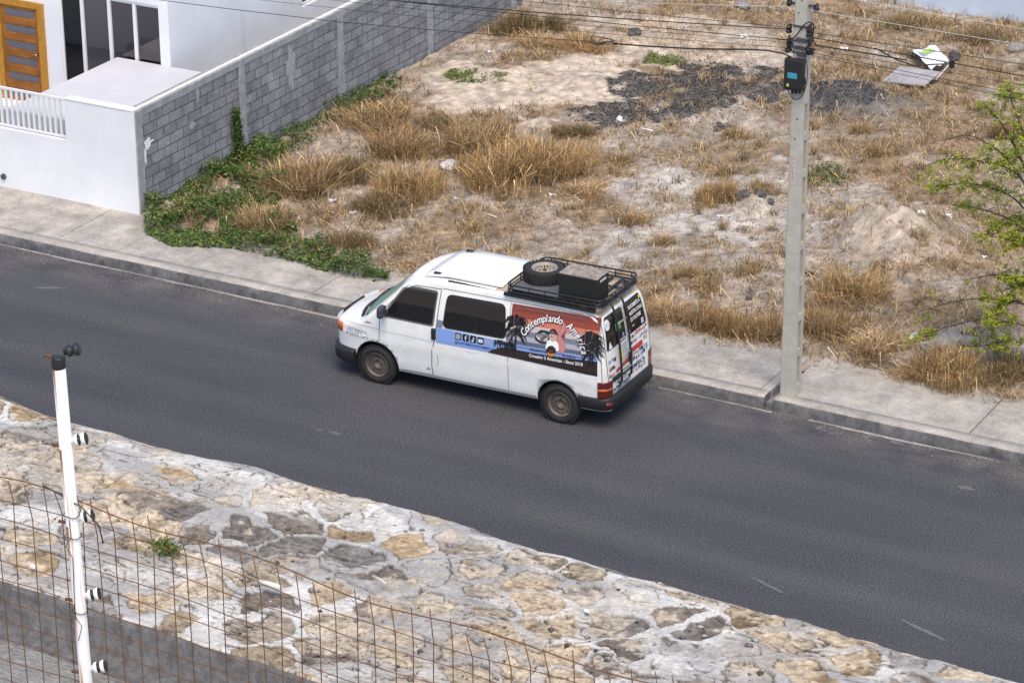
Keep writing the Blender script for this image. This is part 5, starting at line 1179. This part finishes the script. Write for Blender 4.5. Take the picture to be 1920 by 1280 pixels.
CL = [ # px, py(base), radius m, height m, mesh, label
 (945, 345, 1.25, .85, 0, 'largest amber dry grass clump in the middle of the lot above the van roof'),
 (1025, 330, 1.05, .8, 0, 'amber grass clump adjoining the largest clump on its right side'),
 (890, 285, 1.0, .75, 1, 'amber grass clump behind the largest clump on its upper left side'),
 (770, 365, .9, .75, 0, 'bushy amber grass clump just left of the pale plastic bag'),
 (720, 395, .8, .42, 3, 'dull brown grass clump in front of the bushy clump left of the bag'),
 (640, 330, .9, .5, 3, 'tall brown weeds between the green creeper and the bushy amber clump'),
 (570, 350, 1.0, .8, 1, 'reddish brown grass clump next to the green creeper under the block wall'),
 (500, 425, .7, .45, 1, 'amber grass tuft growing up through the green creeper near the pavement'),
 (650, 465, .7, .4, 3, 'low brown weeds at the pavement edge left of the van roof'),
 (820, 250, .7, .4, 3, 'dark olive weeds behind the largest clump near the pale sand'),
 (715, 235, .9, .5, 1, 'dark weeds along the foot of the block wall in the middle'),
 (1090, 103, .8, .38, 0, 'low rounded amber clump on the pale sand under the cable coil'),
 (1005, 98, .6, .3, 2, 'small amber clump left of the rounded clump under the cable coil'),
 (978, 65, .9, .6, 3, 'dark brown clump by the far end of the block wall'),
 (1045, 60, .5, .5, 3, 'narrow dark clump right of the one at the block wall end'),
 (1345, 375, .55, .55, 0, 'upright amber clump behind the van box near the dark rubble heap'),
 (1422, 362, .3, .4, 4, 'slim amber tuft directly behind the dark rubble heap'),
 (1190, 425, .35, .45, 4, 'thin pale tuft standing on the dusty ground above the spare wheel'),
 (1160, 312, .28, .42, 4, 'dark slender tuft at the left tip of the charcoal patch'),
 (1380, 262, .35, .35, 4, 'short tuft below the charcoal patch left of the utility pole'),
 (1515, 245, .2, .38, 4, 'short tuft immediately right of the pole under the splice box'),
 (1616, 252, .25, .38, 4, 'small tuft in front of the dark grey mound right of the pole'),
 (1645, 298, .3, .42, 4, 'thin tuft below the dark grey mound right of the pole'),
 (1600, 560, .85, .62, 0, 'large windswept amber clump right of the pole below the sand heap'),
 (1545, 625, .55, .6, 1, 'amber clump touching the right side of the pole behind the pavement'),
 (1440, 625, .45, .5, 1, 'amber clump behind the pavement just left of the pole'),
 (1370, 622, .45, .55, 0, 'amber clump behind the pavement between the van and the pole'),
 (1320, 612, .5, .55, 1, 'amber tuft behind the pavement third to the left of the pole'),
 (1245, 600, .5, .5, 2, 'amber clump behind the rear of the van at the pavement edge'),
 (1640, 660, .6, .35, 2, 'sprawling brown clump behind the right pavement near the white roll'),
 (1780, 705, .8, .6, 0, 'big amber clump at the pavement edge in the lower right'),
 (1890, 700, .8, .45, 3, 'dark brown clump at the right edge behind the pavement'),
 (1720, 700, .5, .3, 2, 'low clump between the two pavement edge clumps in the lower right'),
 (1895, 260, .5, .5, 1, 'round amber clump behind the green tree branches at the right edge'),
 (1500, 90, .5, .3, 2, 'faint clump behind the pole at the level of the cables'),
 (1690, 48, .9, .22, 3, 'brown clump in front of the far white wall at its left end'),
 (1830, 75, .9, .25, 3, 'brown clump in front of the far white wall near the right edge'),
 (1250, 455, .25, .25, 4, 'tiny tuft on the dust between the van box and the pole'),
 (1330, 545, .25, .28, 4, 'tiny tuft on grey dust behind the grass row left of the pole'),
 (1290, 515, .22, .25, 4, 'tiny tuft on grey dust right of the van roof rack'),
 (1410, 520, .22, .25, 4, 'tiny tuft on grey dust just left of the pole'),
 (740, 290, .8, .75, 1, 'straw coloured upright grass above the bushy clump left of the bag'),
 (1100, 370, .5, .28, 2, 'low straw clump right of the largest amber clump'),
 (1075, 265, .6, .3, 3, 'flattened dark weeds at the right shoulder of the largest clump')]
random.seed(3)
for px, py, rad, hh_, mi, lab in CL:
    hh_ *= .95; rad *= .80
    p = G(px, py, .2); p[2] = float(hgt(p[0], p[1])); base = (.75, .6, .45, .8, .28)[mi]
    o = link('dry_grass_clump', CM[mi], None, tuple(p), label=lab, category='grass clump', group='dry grass clumps on the vacant lot'); o.rotation_euler = (0, 0, random.uniform(0, 6.28)); o.scale = (rad/base, rad/base, hh_*1.0)
# many tiny tufts, past counting
V_ = []; F_l = []; C_ = []; nv = 0
n = 1500; sx = RNG.uniform(-7, 13, n); sy = RNG.uniform(3.9, 24, n); ch, sa, ash, st = masks(sx, sy); k = RNG.random(n) < (.25+.75*st)*(1-.9*sa)*(1-.85*ch); sx, sy = sx[k], sy[k]
m_ = 34; n = len(sx)*m_; P = np.stack([np.repeat(sx, m_)+RNG.normal(0, .05, n), np.repeat(sy, m_)+RNG.normal(0, .05, n), np.zeros(n)], -1); P[:, 2] = hgt(P[:, 0], P[:, 1])-.01
sc_ = np.repeat(RNG.uniform(.10, .34, len(sx)), m_); tc_ = np.repeat(RNG.uniform(.65, 1.25, (len(sx), 1)), m_, 0)
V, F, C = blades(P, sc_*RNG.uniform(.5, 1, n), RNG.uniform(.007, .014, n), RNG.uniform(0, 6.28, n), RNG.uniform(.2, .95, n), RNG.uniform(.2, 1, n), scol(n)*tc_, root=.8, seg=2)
link('grass_tufts', npmesh('grass_tufts', V, F, M_grass, C), label='countless small amber grass tufts dotted over the vacant lot', category='dry grass', kind='stuff')

# green creeper ---------------------------------------------------
def leaves(P, size, col, tilt=.6, fold=True):
    n = len(P); a = RNG.uniform(0, 6.28, n); nx_ = RNG.normal(0, tilt, n); ny_ = RNG.normal(0, tilt, n); N = np.stack([nx_, ny_, np.ones(n)], -1); N /= np.linalg.norm(N, axis=1)[:, None]
    U = np.stack([np.cos(a), np.sin(a), np.zeros(n)], -1); U -= N*(U*N).sum(1)[:, None]; U /= np.linalg.norm(U, axis=1)[:, None]; W = np.cross(N, U); s = size[:, None]
    V = np.stack([P-U*s, P-W*s*.6-N*s*.12, P+U*s, P+W*s*.6-N*s*.12], 1).reshape(-1, 3); b = np.arange(n)*4; F = np.stack([b, b+1, b+2, b+3], -1)
    return V, F, np.repeat(col, 4, 0)
def sample(poly, n):
    xs_ = [p[0] for p in poly]; ys_ = [p[1] for p in poly]; X = RNG.uniform(min(xs_), max(xs_), n); Yy = RNG.uniform(min(ys_), max(ys_), n); k = inpoly(X, Yy, poly); return X[k], Yy[k]
GR = np.array([[.055, .12, .022], [.085, .16, .03], [.13, .20, .035], [.04, .075, .02], [.20, .25, .05], [.24, .19, .08]])
def creeper(name, polypx, n, dens, hmax, label, pal_=None, th=(.30, .50)):
    X, Yy = sample(gpoly(polypx, .2), n); k = soft(X, Yy, gpoly(polypx, .2), .12, 2.5, 77) > .5; X, Yy = X[k], Yy[k]; dn = fbm(X*2.2, Yy*2.2, 401, 4); k = RNG.random(len(X)) < np.clip(sst(th[0], th[1], dn)*dens, 0, 1); X, Yy, dn = X[k], Yy[k], dn[k]
    hm = .04+hmax*sst(.35, .7, fbm(X*1.9, Yy*1.9, 411, 3)); Z = np.maximum(hgt(X, Yy), np.where(Yy < 4.0, PZ, 0))+hm*RNG.random(len(X))**.6
    col = GR[RNG.choice(6, len(X), p=pal_)]*RNG.uniform(.6, 1.3, (len(X), 1)); V, F, C = leaves(np.stack([X, Yy, Z], -1), RNG.uniform(.010, .028, len(X))*RNG.uniform(.7, 2.0, len(X)), col)
    link(name, npmesh(name, V, F, M_leaf, C), label=label, category='creeper', kind='stuff')
creeper('green_creeper', [(262, 350), (300, 325), (390, 293), (470, 268), (545, 300), (530, 400), (575, 450), (640, 480), (745, 518), (738, 531), (640, 520), (540, 492), (420, 467), (320, 462), (272, 440)], 95000, 1.0, .30, 'leafy green creeper spreading from the block wall onto the pavement', [.14, .24, .24, .12, .14, .12], (.26, .42))
creeper('wall_foot_weeds', [(380, 300), (440, 262), (560, 225), (650, 180), (730, 150), (760, 160), (700, 215), (600, 265), (540, 300), (480, 300)], 26000, .38, .20, 'dark olive weeds along the foot of the block wall', [.3, .2, .1, .3, .05, .05])
creeper('yellow_green_weeds', [(1210, 110), (1260, 118), (1345, 135), (1280, 140), (1205, 130)], 3500, .5, .06, 'yellow-green weeds on the sand behind the charcoal patch', [0, .1, .3, 0, .4, .2])
creeper('sand_weeds', [(830, 160), (850, 148), (900, 158), (955, 168), (945, 178), (850, 172)], 2500, .6, .06, 'small green weeds on the pale sand near the block wall', [0, .2, .3, 0, .4, .1])
creeper('pole_weeds', [(1490, 330), (1560, 310), (1600, 340), (1560, 356), (1500, 350)], 2500, .5, .10, 'dull green weeds on the ground right of the pole', [.2, .2, .2, .2, .1, .1])
# ivy climbing on the block wall column
q = XP(443, 245, WX+.03); n = 900; yy = RNG.normal(q[1], .10, n); zz = RNG.uniform(.15, 1.32, n); yy = q[1]+(yy-q[1])*(1.5-.8*zz)-.1*(zz-.7); P = np.stack([WX+.04+.05*RNG.random(n), yy, zz], -1)
V, F, C = leaves(P, RNG.uniform(.02, .04, n), GR[RNG.choice(4, n)]*RNG.uniform(.6, 1.2, (n, 1)), tilt=2)
iv = empty('ivy_plant', (WX+.05, q[1], .2), label='dark ivy climbing the block wall beside its second column', category='plant')
pchild(npmesh('ivy_leaves', V, F, M_leaf, C), 'ivy_leaves', iv)
child(MB().tube([(WX+.03, q[1]+.05, .1), (WX+.03, q[1]-.05, .6), (WX+.03, q[1]+.02, 1.3)], .008, 6), 'stem', M_wood, iv)
# small weed on the stone bank
n = 260; P = np.stack([ct[0]+RNG.normal(0, .045, n), ct[1]+RNG.normal(0, .03, n), ZS+.03+.05*RNG.random(n)], -1); V, F, C = leaves(P, RNG.uniform(.007, .016, n), np.array([[.16, .22, .04]])*RNG.uniform(.35, 1.2, (n, 1)), tilt=.9)
wd_ = empty('weed', (ct[0], ct[1], ZS), label='small green weed growing from the stone bank behind the mesh fence', category='plant'); pchild(npmesh('weed_leaves', V, F, M_leaf, C), 'weed_leaves', wd_)
mb = MB()
for k in range(6): mb.tube([(ct[0], ct[1], ZS-.03), (ct[0]+random.uniform(-.06, .06), ct[1]+random.uniform(-.04, .04), ZS+.06)], .003, 5)
child(mb, 'stems', mat('weed_stem', (.1, .12, .04), .8), wd_)

# ------------------------------------------------------------------ acacia-like tree at the right edge
TY = 4.9
tb = G(2030, 720, .2)
tr = empty('thorn_tree', tuple(tb), label='sparse lime-green thorn tree reaching in from the right edge of the lot', category='tree')
BR = [[(2030, 720), (2010, 640), (1985, 520), (1960, 400), (1915, 300), (1880, 235), (1840, 190)], [(1975, 470), (1930, 360), (1880, 290), (1820, 255), (1775, 262)], [(1960, 420), (1910, 330), (1850, 305), (1780, 298), (1715, 318)], [(1985, 520), (1920, 430), (1850, 395), (1785, 385)],
      [(1975, 470), (1910, 380), (1850, 350), (1800, 345), (1750, 352)], [(2010, 640), (1930, 575), (1860, 560), (1790, 565), (1740, 580)], [(2010, 650), (1920, 610), (1840, 600), (1770, 615), (1735, 632)], [(2000, 600), (1930, 530), (1870, 515), (1815, 525)], [(1960, 400), (1930, 280), (1900, 200), (1895, 170)],
      [(1990, 560), (1935, 480), (1890, 440), (1850, 440)], [(2000, 600), (1940, 640), (1890, 640), (1830, 650)], [(1990, 540), (1940, 520), (1900, 545), (1860, 590)], [(1985, 500), (1945, 440), (1905, 405), (1870, 420)]]
mb = MB(); LP = []; random.seed(12)
for bi, b in enumerate(BR):
    dep = 0 if bi == 0 else random.uniform(-.9, .9); n = len(b); pts = []
    for i, (a, c_) in enumerate(b):
        t = i/(n-1); p = YP(a, c_, TY+dep*t); pts.append(Vector(p))
    if bi == 0: pts[0] = Vector(tb)
    sm = []
    for i in range(n-1):
        for k in range(6):
            t = k/6; p0 = pts[max(i-1, 0)]; p1 = pts[i]; p2 = pts[i+1]; p3 = pts[min(i+2, n-1)]; sm.append(.5*((2*p1)+(p2-p0)*t+(2*p0-5*p1+4*p2-p3)*t*t+(3*p1-p0-3*p2+p3)*t**3))
    sm.append(pts[-1]); r0 = .045 if bi == 0 else .012
    mb.tube(sm, [r0*(1-i/len(sm))+.004 for i in range(len(sm))], 6)
    for i in range(int(len(sm)*(.25 if bi else .45)), len(sm)):
        for k in range(3):
            d = Vector((random.gauss(0, 1), random.gauss(0, 1), random.gauss(.1, .5))).normalized(); L = random.uniform(.15, .42); e = sm[i]+d*L
            if random.random() < .85: mb.tube([sm[i], sm[i]+d*L*.5+Vector((0, 0, .02)), e], [.004, .003, .002], 4)
            for q_ in range(44 if bi < 5 else 62):
                t = random.uniform(.25, 1.05); LP.append(sm[i]+d*L*t+Vector((random.gauss(0, .026), random.gauss(0, .026), random.gauss(0, .016))))
child(mb, 'trunk', M_wood, tr)
LP = np.array(LP); k = fbm(LP[:, 0]*3.2, LP[:, 2]*3.2+LP[:, 1], 501, 3) > .45; LP = LP[k]; n = len(LP)
LC = np.array([[.48, .50, .03], [.32, .39, .03], [.50, .48, .04], [.18, .26, .025], [.12, .19, .02]])
V, F, C = leaves(LP, RNG.uniform(.011, .026, n), LC[RNG.choice(5, n, p=[.3, .3, .12, .18, .1])]*RNG.uniform(.7, 1.2, (n, 1)), tilt=.5)
pchild(npmesh('crown', V, F, M_leaf, C), 'crown', tr)

# ================================================================== LITTER, RUBBLE, DUMPED BOARDS
def blobby(name, c, size, m, seed, label, cat, amp=.35, res=2, group=None):
    bm = bmesh.new(); bmesh.ops.create_icosphere(bm, subdivisions=res+1, radius=1)
    for v in bm.verts:
        p = v.co; q_ = 1+amp*2*(float(fbm(np.array(p.x*1.7+seed*3.1), np.array(p.y*1.7+p.z*2.3), seed, 3))-.5); p *= q_
        v.co = (p.x*size[0], p.y*size[1], max(p.z, -.35)*size[2])
    me = bpy.data.meshes.new(name); bm.to_mesh(me); bm.free(); me.materials.append(m); o = link(name, me, None, tuple(c), label=label, category=cat, group=group); o.rotation_euler = (0, 0, seed*1.3); return o
def gp(px, py, dz=0):
    p = G(px, py, .2); p[2] = float(hgt(p[0], p[1]))+dz; return p
M_bag = mat('thin_plastic', (.60, .58, .62), .4, var=.2, vscale=15); M_rub = mat('dark_rubble', (.11, .105, .105), .95, var=.6, vscale=12, bump=.6, bscale=20); M_rock = mat('grey_rock', (.27, .26, .25), .95, var=.4, vscale=9, bump=.6, bscale=25)
blobby('plastic_bag', gp(842, 322, .06), (.19, .13, .12), M_bag, 3, 'crumpled pale plastic bag beside the largest amber clump', 'plastic bag', .5)
blobby('plastic_bag', gp(1162, 238, .02), (.12, .06, .05), M_paper, 4, 'torn white bag on the front edge of the charcoal patch', 'plastic bag', .6)
for i, (a, b, s, lab) in enumerate(((1395, 388, .16, 'largest dark lump of the rubble heap behind the spare wheel'), (1425, 388, .13, 'dark lump on the right of the rubble heap behind the spare wheel'), (1385, 380, .09, 'small dark lump on the left of the rubble heap'), (1412, 378, .10, 'dark lump at the back of the rubble heap'), (1445, 392, .08, 'smallest dark lump at the right end of the rubble heap'))):
    blobby('rubble_lump', gp(a, b, .03), (s, s*.8, s*.7), M_rub, 10+i, lab, 'rubble', .4, group='rubble heap on the lot')
for i, (a, b, s, lab) in enumerate(((1775, 655, .30, 'large grey boulder under the lime-green branches'), (1738, 660, .16, 'grey rock left of the large boulder under the branches'), (1820, 660, .17, 'grey rock right of the large boulder under the branches'), (1190, 72, .2, 'dark stone on the pale sand behind the cable coil'), (1390, 18, .2, 'pale stone at the back of the lot left of the pole top'), (1905, 100, .22, 'grey stone near the right edge below the far white wall'), (1850, 745, .10, 'dark stone in the grass at the pavement edge, lower right'))):
    blobby('rock', gp(a, b, .03), (s, s*.75, s*.6), M_rock if i not in (3, 6) else M_rub, 20+i, lab, 'rock', .3, group='rocks on the lot')
def scrap(name, px, py, L, W, rz, m, label, cat, bend=.02, h=.02):
    p = gp(px, py, h); bm = bmesh.new(); n = 5; g = [[bm.verts.new((-L/2+L*i/n, -W/2+W*j/3, bend*math.sin(i*1.7+j*2.1+L*9))) for j in range(4)] for i in range(n+1)]
    for i in range(n):
        for j in range(3): bm.faces.new((g[i][j], g[i+1][j], g[i+1][j+1], g[i][j+1]))
    e = bmesh.ops.extrude_face_region(bm, geom=bm.faces[:]); bmesh.ops.translate(bm, verts=[v for v in e['geom'] if isinstance(v, bmesh.types.BMVert)], vec=(0, 0, -.006))
    bmesh.ops.recalc_face_normals(bm, faces=bm.faces[:]); me = bpy.data.meshes.new(name); bm.to_mesh(me); bm.free(); me.materials.append(m); o = link(name, me, None, tuple(p), label=label, category=cat); o.rotation_euler = (0, 0, rz)
for a in ((1394, 72, .17, .14, .2, 'white paper sheet on the ground left of the pole, behind the cables'), (1582, 97, .18, .15, .1, 'white paper sheet on the ground right of the pole, behind the cables'), (1602, 622, .13, .09, .6, 'crumpled paper between the amber clumps right of the pole'), (1035, 373, .16, .06, .1, 'pale paper scrap below the largest amber clump'),
          (625, 380, .16, .08, .4, 'white scrap beside the brown weeds near the creeper'), (663, 402, .14, .08, 1., 'white scrap lower right of the one near the creeper'), (1845, 492, .09, .06, .3, 'small white scrap under the branches right of the sand heap'), (920, 112, .15, .07, 0, 'white scrap on the ground near the block wall top'), (855, 380, .08, .05, 0, 'tiny white scrap in front of the pale plastic bag'), (1540, 535, .10, .06, .4, 'pale scrap next to the dark bottle right of the pole'), (1350, 410, .12, .06, .2, 'pale scrap on the ash left of the rubble heap'), (1640, 150, .06, .04, 0, 'tiny white scrap left of the dumped board')):
    scrap('paper_scrap', *a[:5], M_paper, a[5], 'litter', .02)
def rod(name, px, py, L, r, rz, m, label, cat, dz=.02, tilt=0):
    o = MB().tube([(-L/2, 0, 0), (0, 0, .003), (L/2, 0, 0)], r, 10).build(name, m, None, tuple(gp(px, py, dz)), label=label, category=cat); o.rotation_euler = (0, tilt, rz)
rod('stick', 918, 410, .36, .02, -.25, mat('pale_wood', (.52, .43, .34), .8), 'pale wooden stick lying below the largest amber clump', 'stick')
rod('stick', 1212, 254, .27, .018, -.05, M_paper, 'white stick lying in front of the charcoal patch', 'stick'); rod('stick', 1238, 298, .22, .014, .1, mat('tan_wood', (.42, .28, .14), .8), 'short tan stick below the charcoal patch', 'stick')
def cup(px, py, rz, label, r=.04, L=.12, m=None):
    o = MB().lathe([(.0, -L/2), (r*.8, -L/2), (r*.85, -L/2+.005), (r, L/2), (r*.9, L/2), (r*.75, -L/2+.01), (.0, -L/2+.01)], 'X', n=16).build('cup', m or M_paper, None, tuple(gp(px, py, r*.9)), label=label, category='cup'); o.rotation_euler = (0, 0, rz)
cup(1725, 442, .3, 'white cup lying on top of the sand heap', .05, .14); cup(1777, 423, -.2, 'white cup lying behind the sand heap towards the branches', .045, .13); cup(1713, 643, 1.2, 'white cup lying left of the large boulder under the branches', .055, .13)
o = MB().lathe([(.0, -.12), (.035, -.12), (.038, -.11), (.038, .03), (.014, .08), (.014, .12), (.0, .12)], 'X', n=16).build('bottle', mat('dark_green_glass', (.015, .03, .015), .15), None, tuple(gp(1517, 520, .035)), label='dark green bottle lying on the dust right of the pole', category='bottle'); o.rotation_euler = (0, 0, 3.0)
o = MB().lathe([(.0, -.06), (.03, -.06), (.033, -.052), (.033, .052), (.03, .06), (.0, .06)], 'X', n=16).build('can', M_rub, None, tuple(gp(1404, 567, .033)), label='dark can in front of the grass row left of the pole', category='can'); o.rotation_euler = (0, 0, .4)
rod('pipe_piece', 290, 935-0, .01, .01, 0, M_paper, 'x', 'x') if False else None
for a, b, s, lab in ((62, 1071, .02, 'white pebble on the bank left of the fence post'), (1100, 1155, .018, 'pale pebble on the bank in the middle of the stones')):
    p = G(a, b, ZS); o = blobby('pebble', (p[0], p[1], ZS+.03), (s, s*.7, s*.6), M_paper, 31, lab, 'pebble', .3, 1)
p = G(505, 1113, ZS); MB().tube([(-.06, 0, .0), (.0, 0, .004), (.07, 0, 0)], .014, 10).build('pipe_piece', mat('ivory_pipe', (.62, .60, .54), .5), None, (p[0], p[1], ZS+.05), label='short ivory pipe piece lying on the bank behind the mesh fence', category='pipe')
p = G(712, 1104, ZS); MB().tube([(-.05, .02, .0), (.0, 0, .004), (.05, -.02, 0)], .007, 8).build('stick', mat('ivory_stick', (.55, .48, .40), .6), None, (p[0], p[1], ZS+.05), label='small ivory stick lying on the bank near the fence top', category='stick')
# dumped board and crumpled sheet
cs = [G(a, b, .30) for a, b in ((1654, 151), (1733, 168), (1763, 146), (1688, 127))]; c0 = sum(cs)/4
mb = MB(); hs_ = (.02, .12, .16, .06); lo = [mb.bm.verts.new((p[0]-c0[0], p[1]-c0[1], h_)) for p, h_ in zip(cs, hs_)]; hi = [mb.bm.verts.new((p[0]-c0[0], p[1]-c0[1], h_+.03)) for p, h_ in zip(cs, hs_)]
for i in range(4): mb.bm.faces.new((lo[i], lo[(i+1) % 4], hi[(i+1) % 4], hi[i]))
mb.bm.faces.new(hi); mb.bm.faces.new(lo); mb.build('board', mat('weathered_board', (.42, .39, .39), .5, var=.35, vscale=4, coat=.1), None, (c0[0], c0[1], float(hgt(c0[0], c0[1]))+.03), label='flat grey weathered board lying on the grass right of the pole', category='board')
p = [G(a, b, .35) for a, b in ((1755, 149), (1787, 123))]; MB().tube([(0, 0, 0), tuple(p[1]-p[0]+np.array([0, 0, .12]))], .02, 6).build('pole_stick', mat('pale_rod', (.5, .48, .46), .6), None, tuple(p[0]), label='pale rod leaning from the grey board towards the crumpled white sheet', category='rod')
bm = bmesh.new(); cs = [G(a, b, .35) for a, b in ((1697, 97), (1742, 133), (1780, 122), (1752, 92))]; c0 = sum(cs)/4; n = 14; g = []
for i in range(n+1):
    row = []
    for j in range(n+1):
        u, v = i/n, j/n; q_ = (cs[0]*(1-u)+cs[3]*u)*(1-v)+(cs[1]*(1-u)+cs[2]*u)*v-c0
        zz = .05+.22*float(fbm(np.array(u*3.1), np.array(v*2.6), 77, 3))+.06*max(0, .5-abs(v-.45))*2*(1-.5*u)
        row.append(bm.verts.new((q_[0]+.12*(float(vn(np.array(u*5), np.array(v*5), 3))-.5), q_[1], zz)))
    g.append(row)
for i in range(n):
    for j in range(n):
        f = bm.faces.new((g[i][j], g[i+1][j], g[i+1][j+1], g[i][j+1])); f.smooth = True; f.material_index = 1 if (7 <= i < 11 and 1 <= j < 5) else (2 if (4 <= i < 12 and 2 <= j < 6) else 0)
me = bpy.data.meshes.new('crumpled_sheet'); bm.to_mesh(me); bm.free()
for m in (mat('white_sheet', (.78, .78, .80), .35), mat('lime_patch', (.35, .60, .06), .5), mat('grey_patch', (.30, .34, .38), .5)): me.materials.append(m)
link('crumpled_sheet', me, None, (c0[0], c0[1], float(hgt(c0[0], c0[1]))), label='crumpled white sheet with a lime-green patch dumped on the grass behind the board', category='sheet')
blobby('rubble_lump', gp(1790, 118, .05), (.12, .12, .16), M_rub, 41, 'dark lump behind the crumpled white sheet', 'rubble')
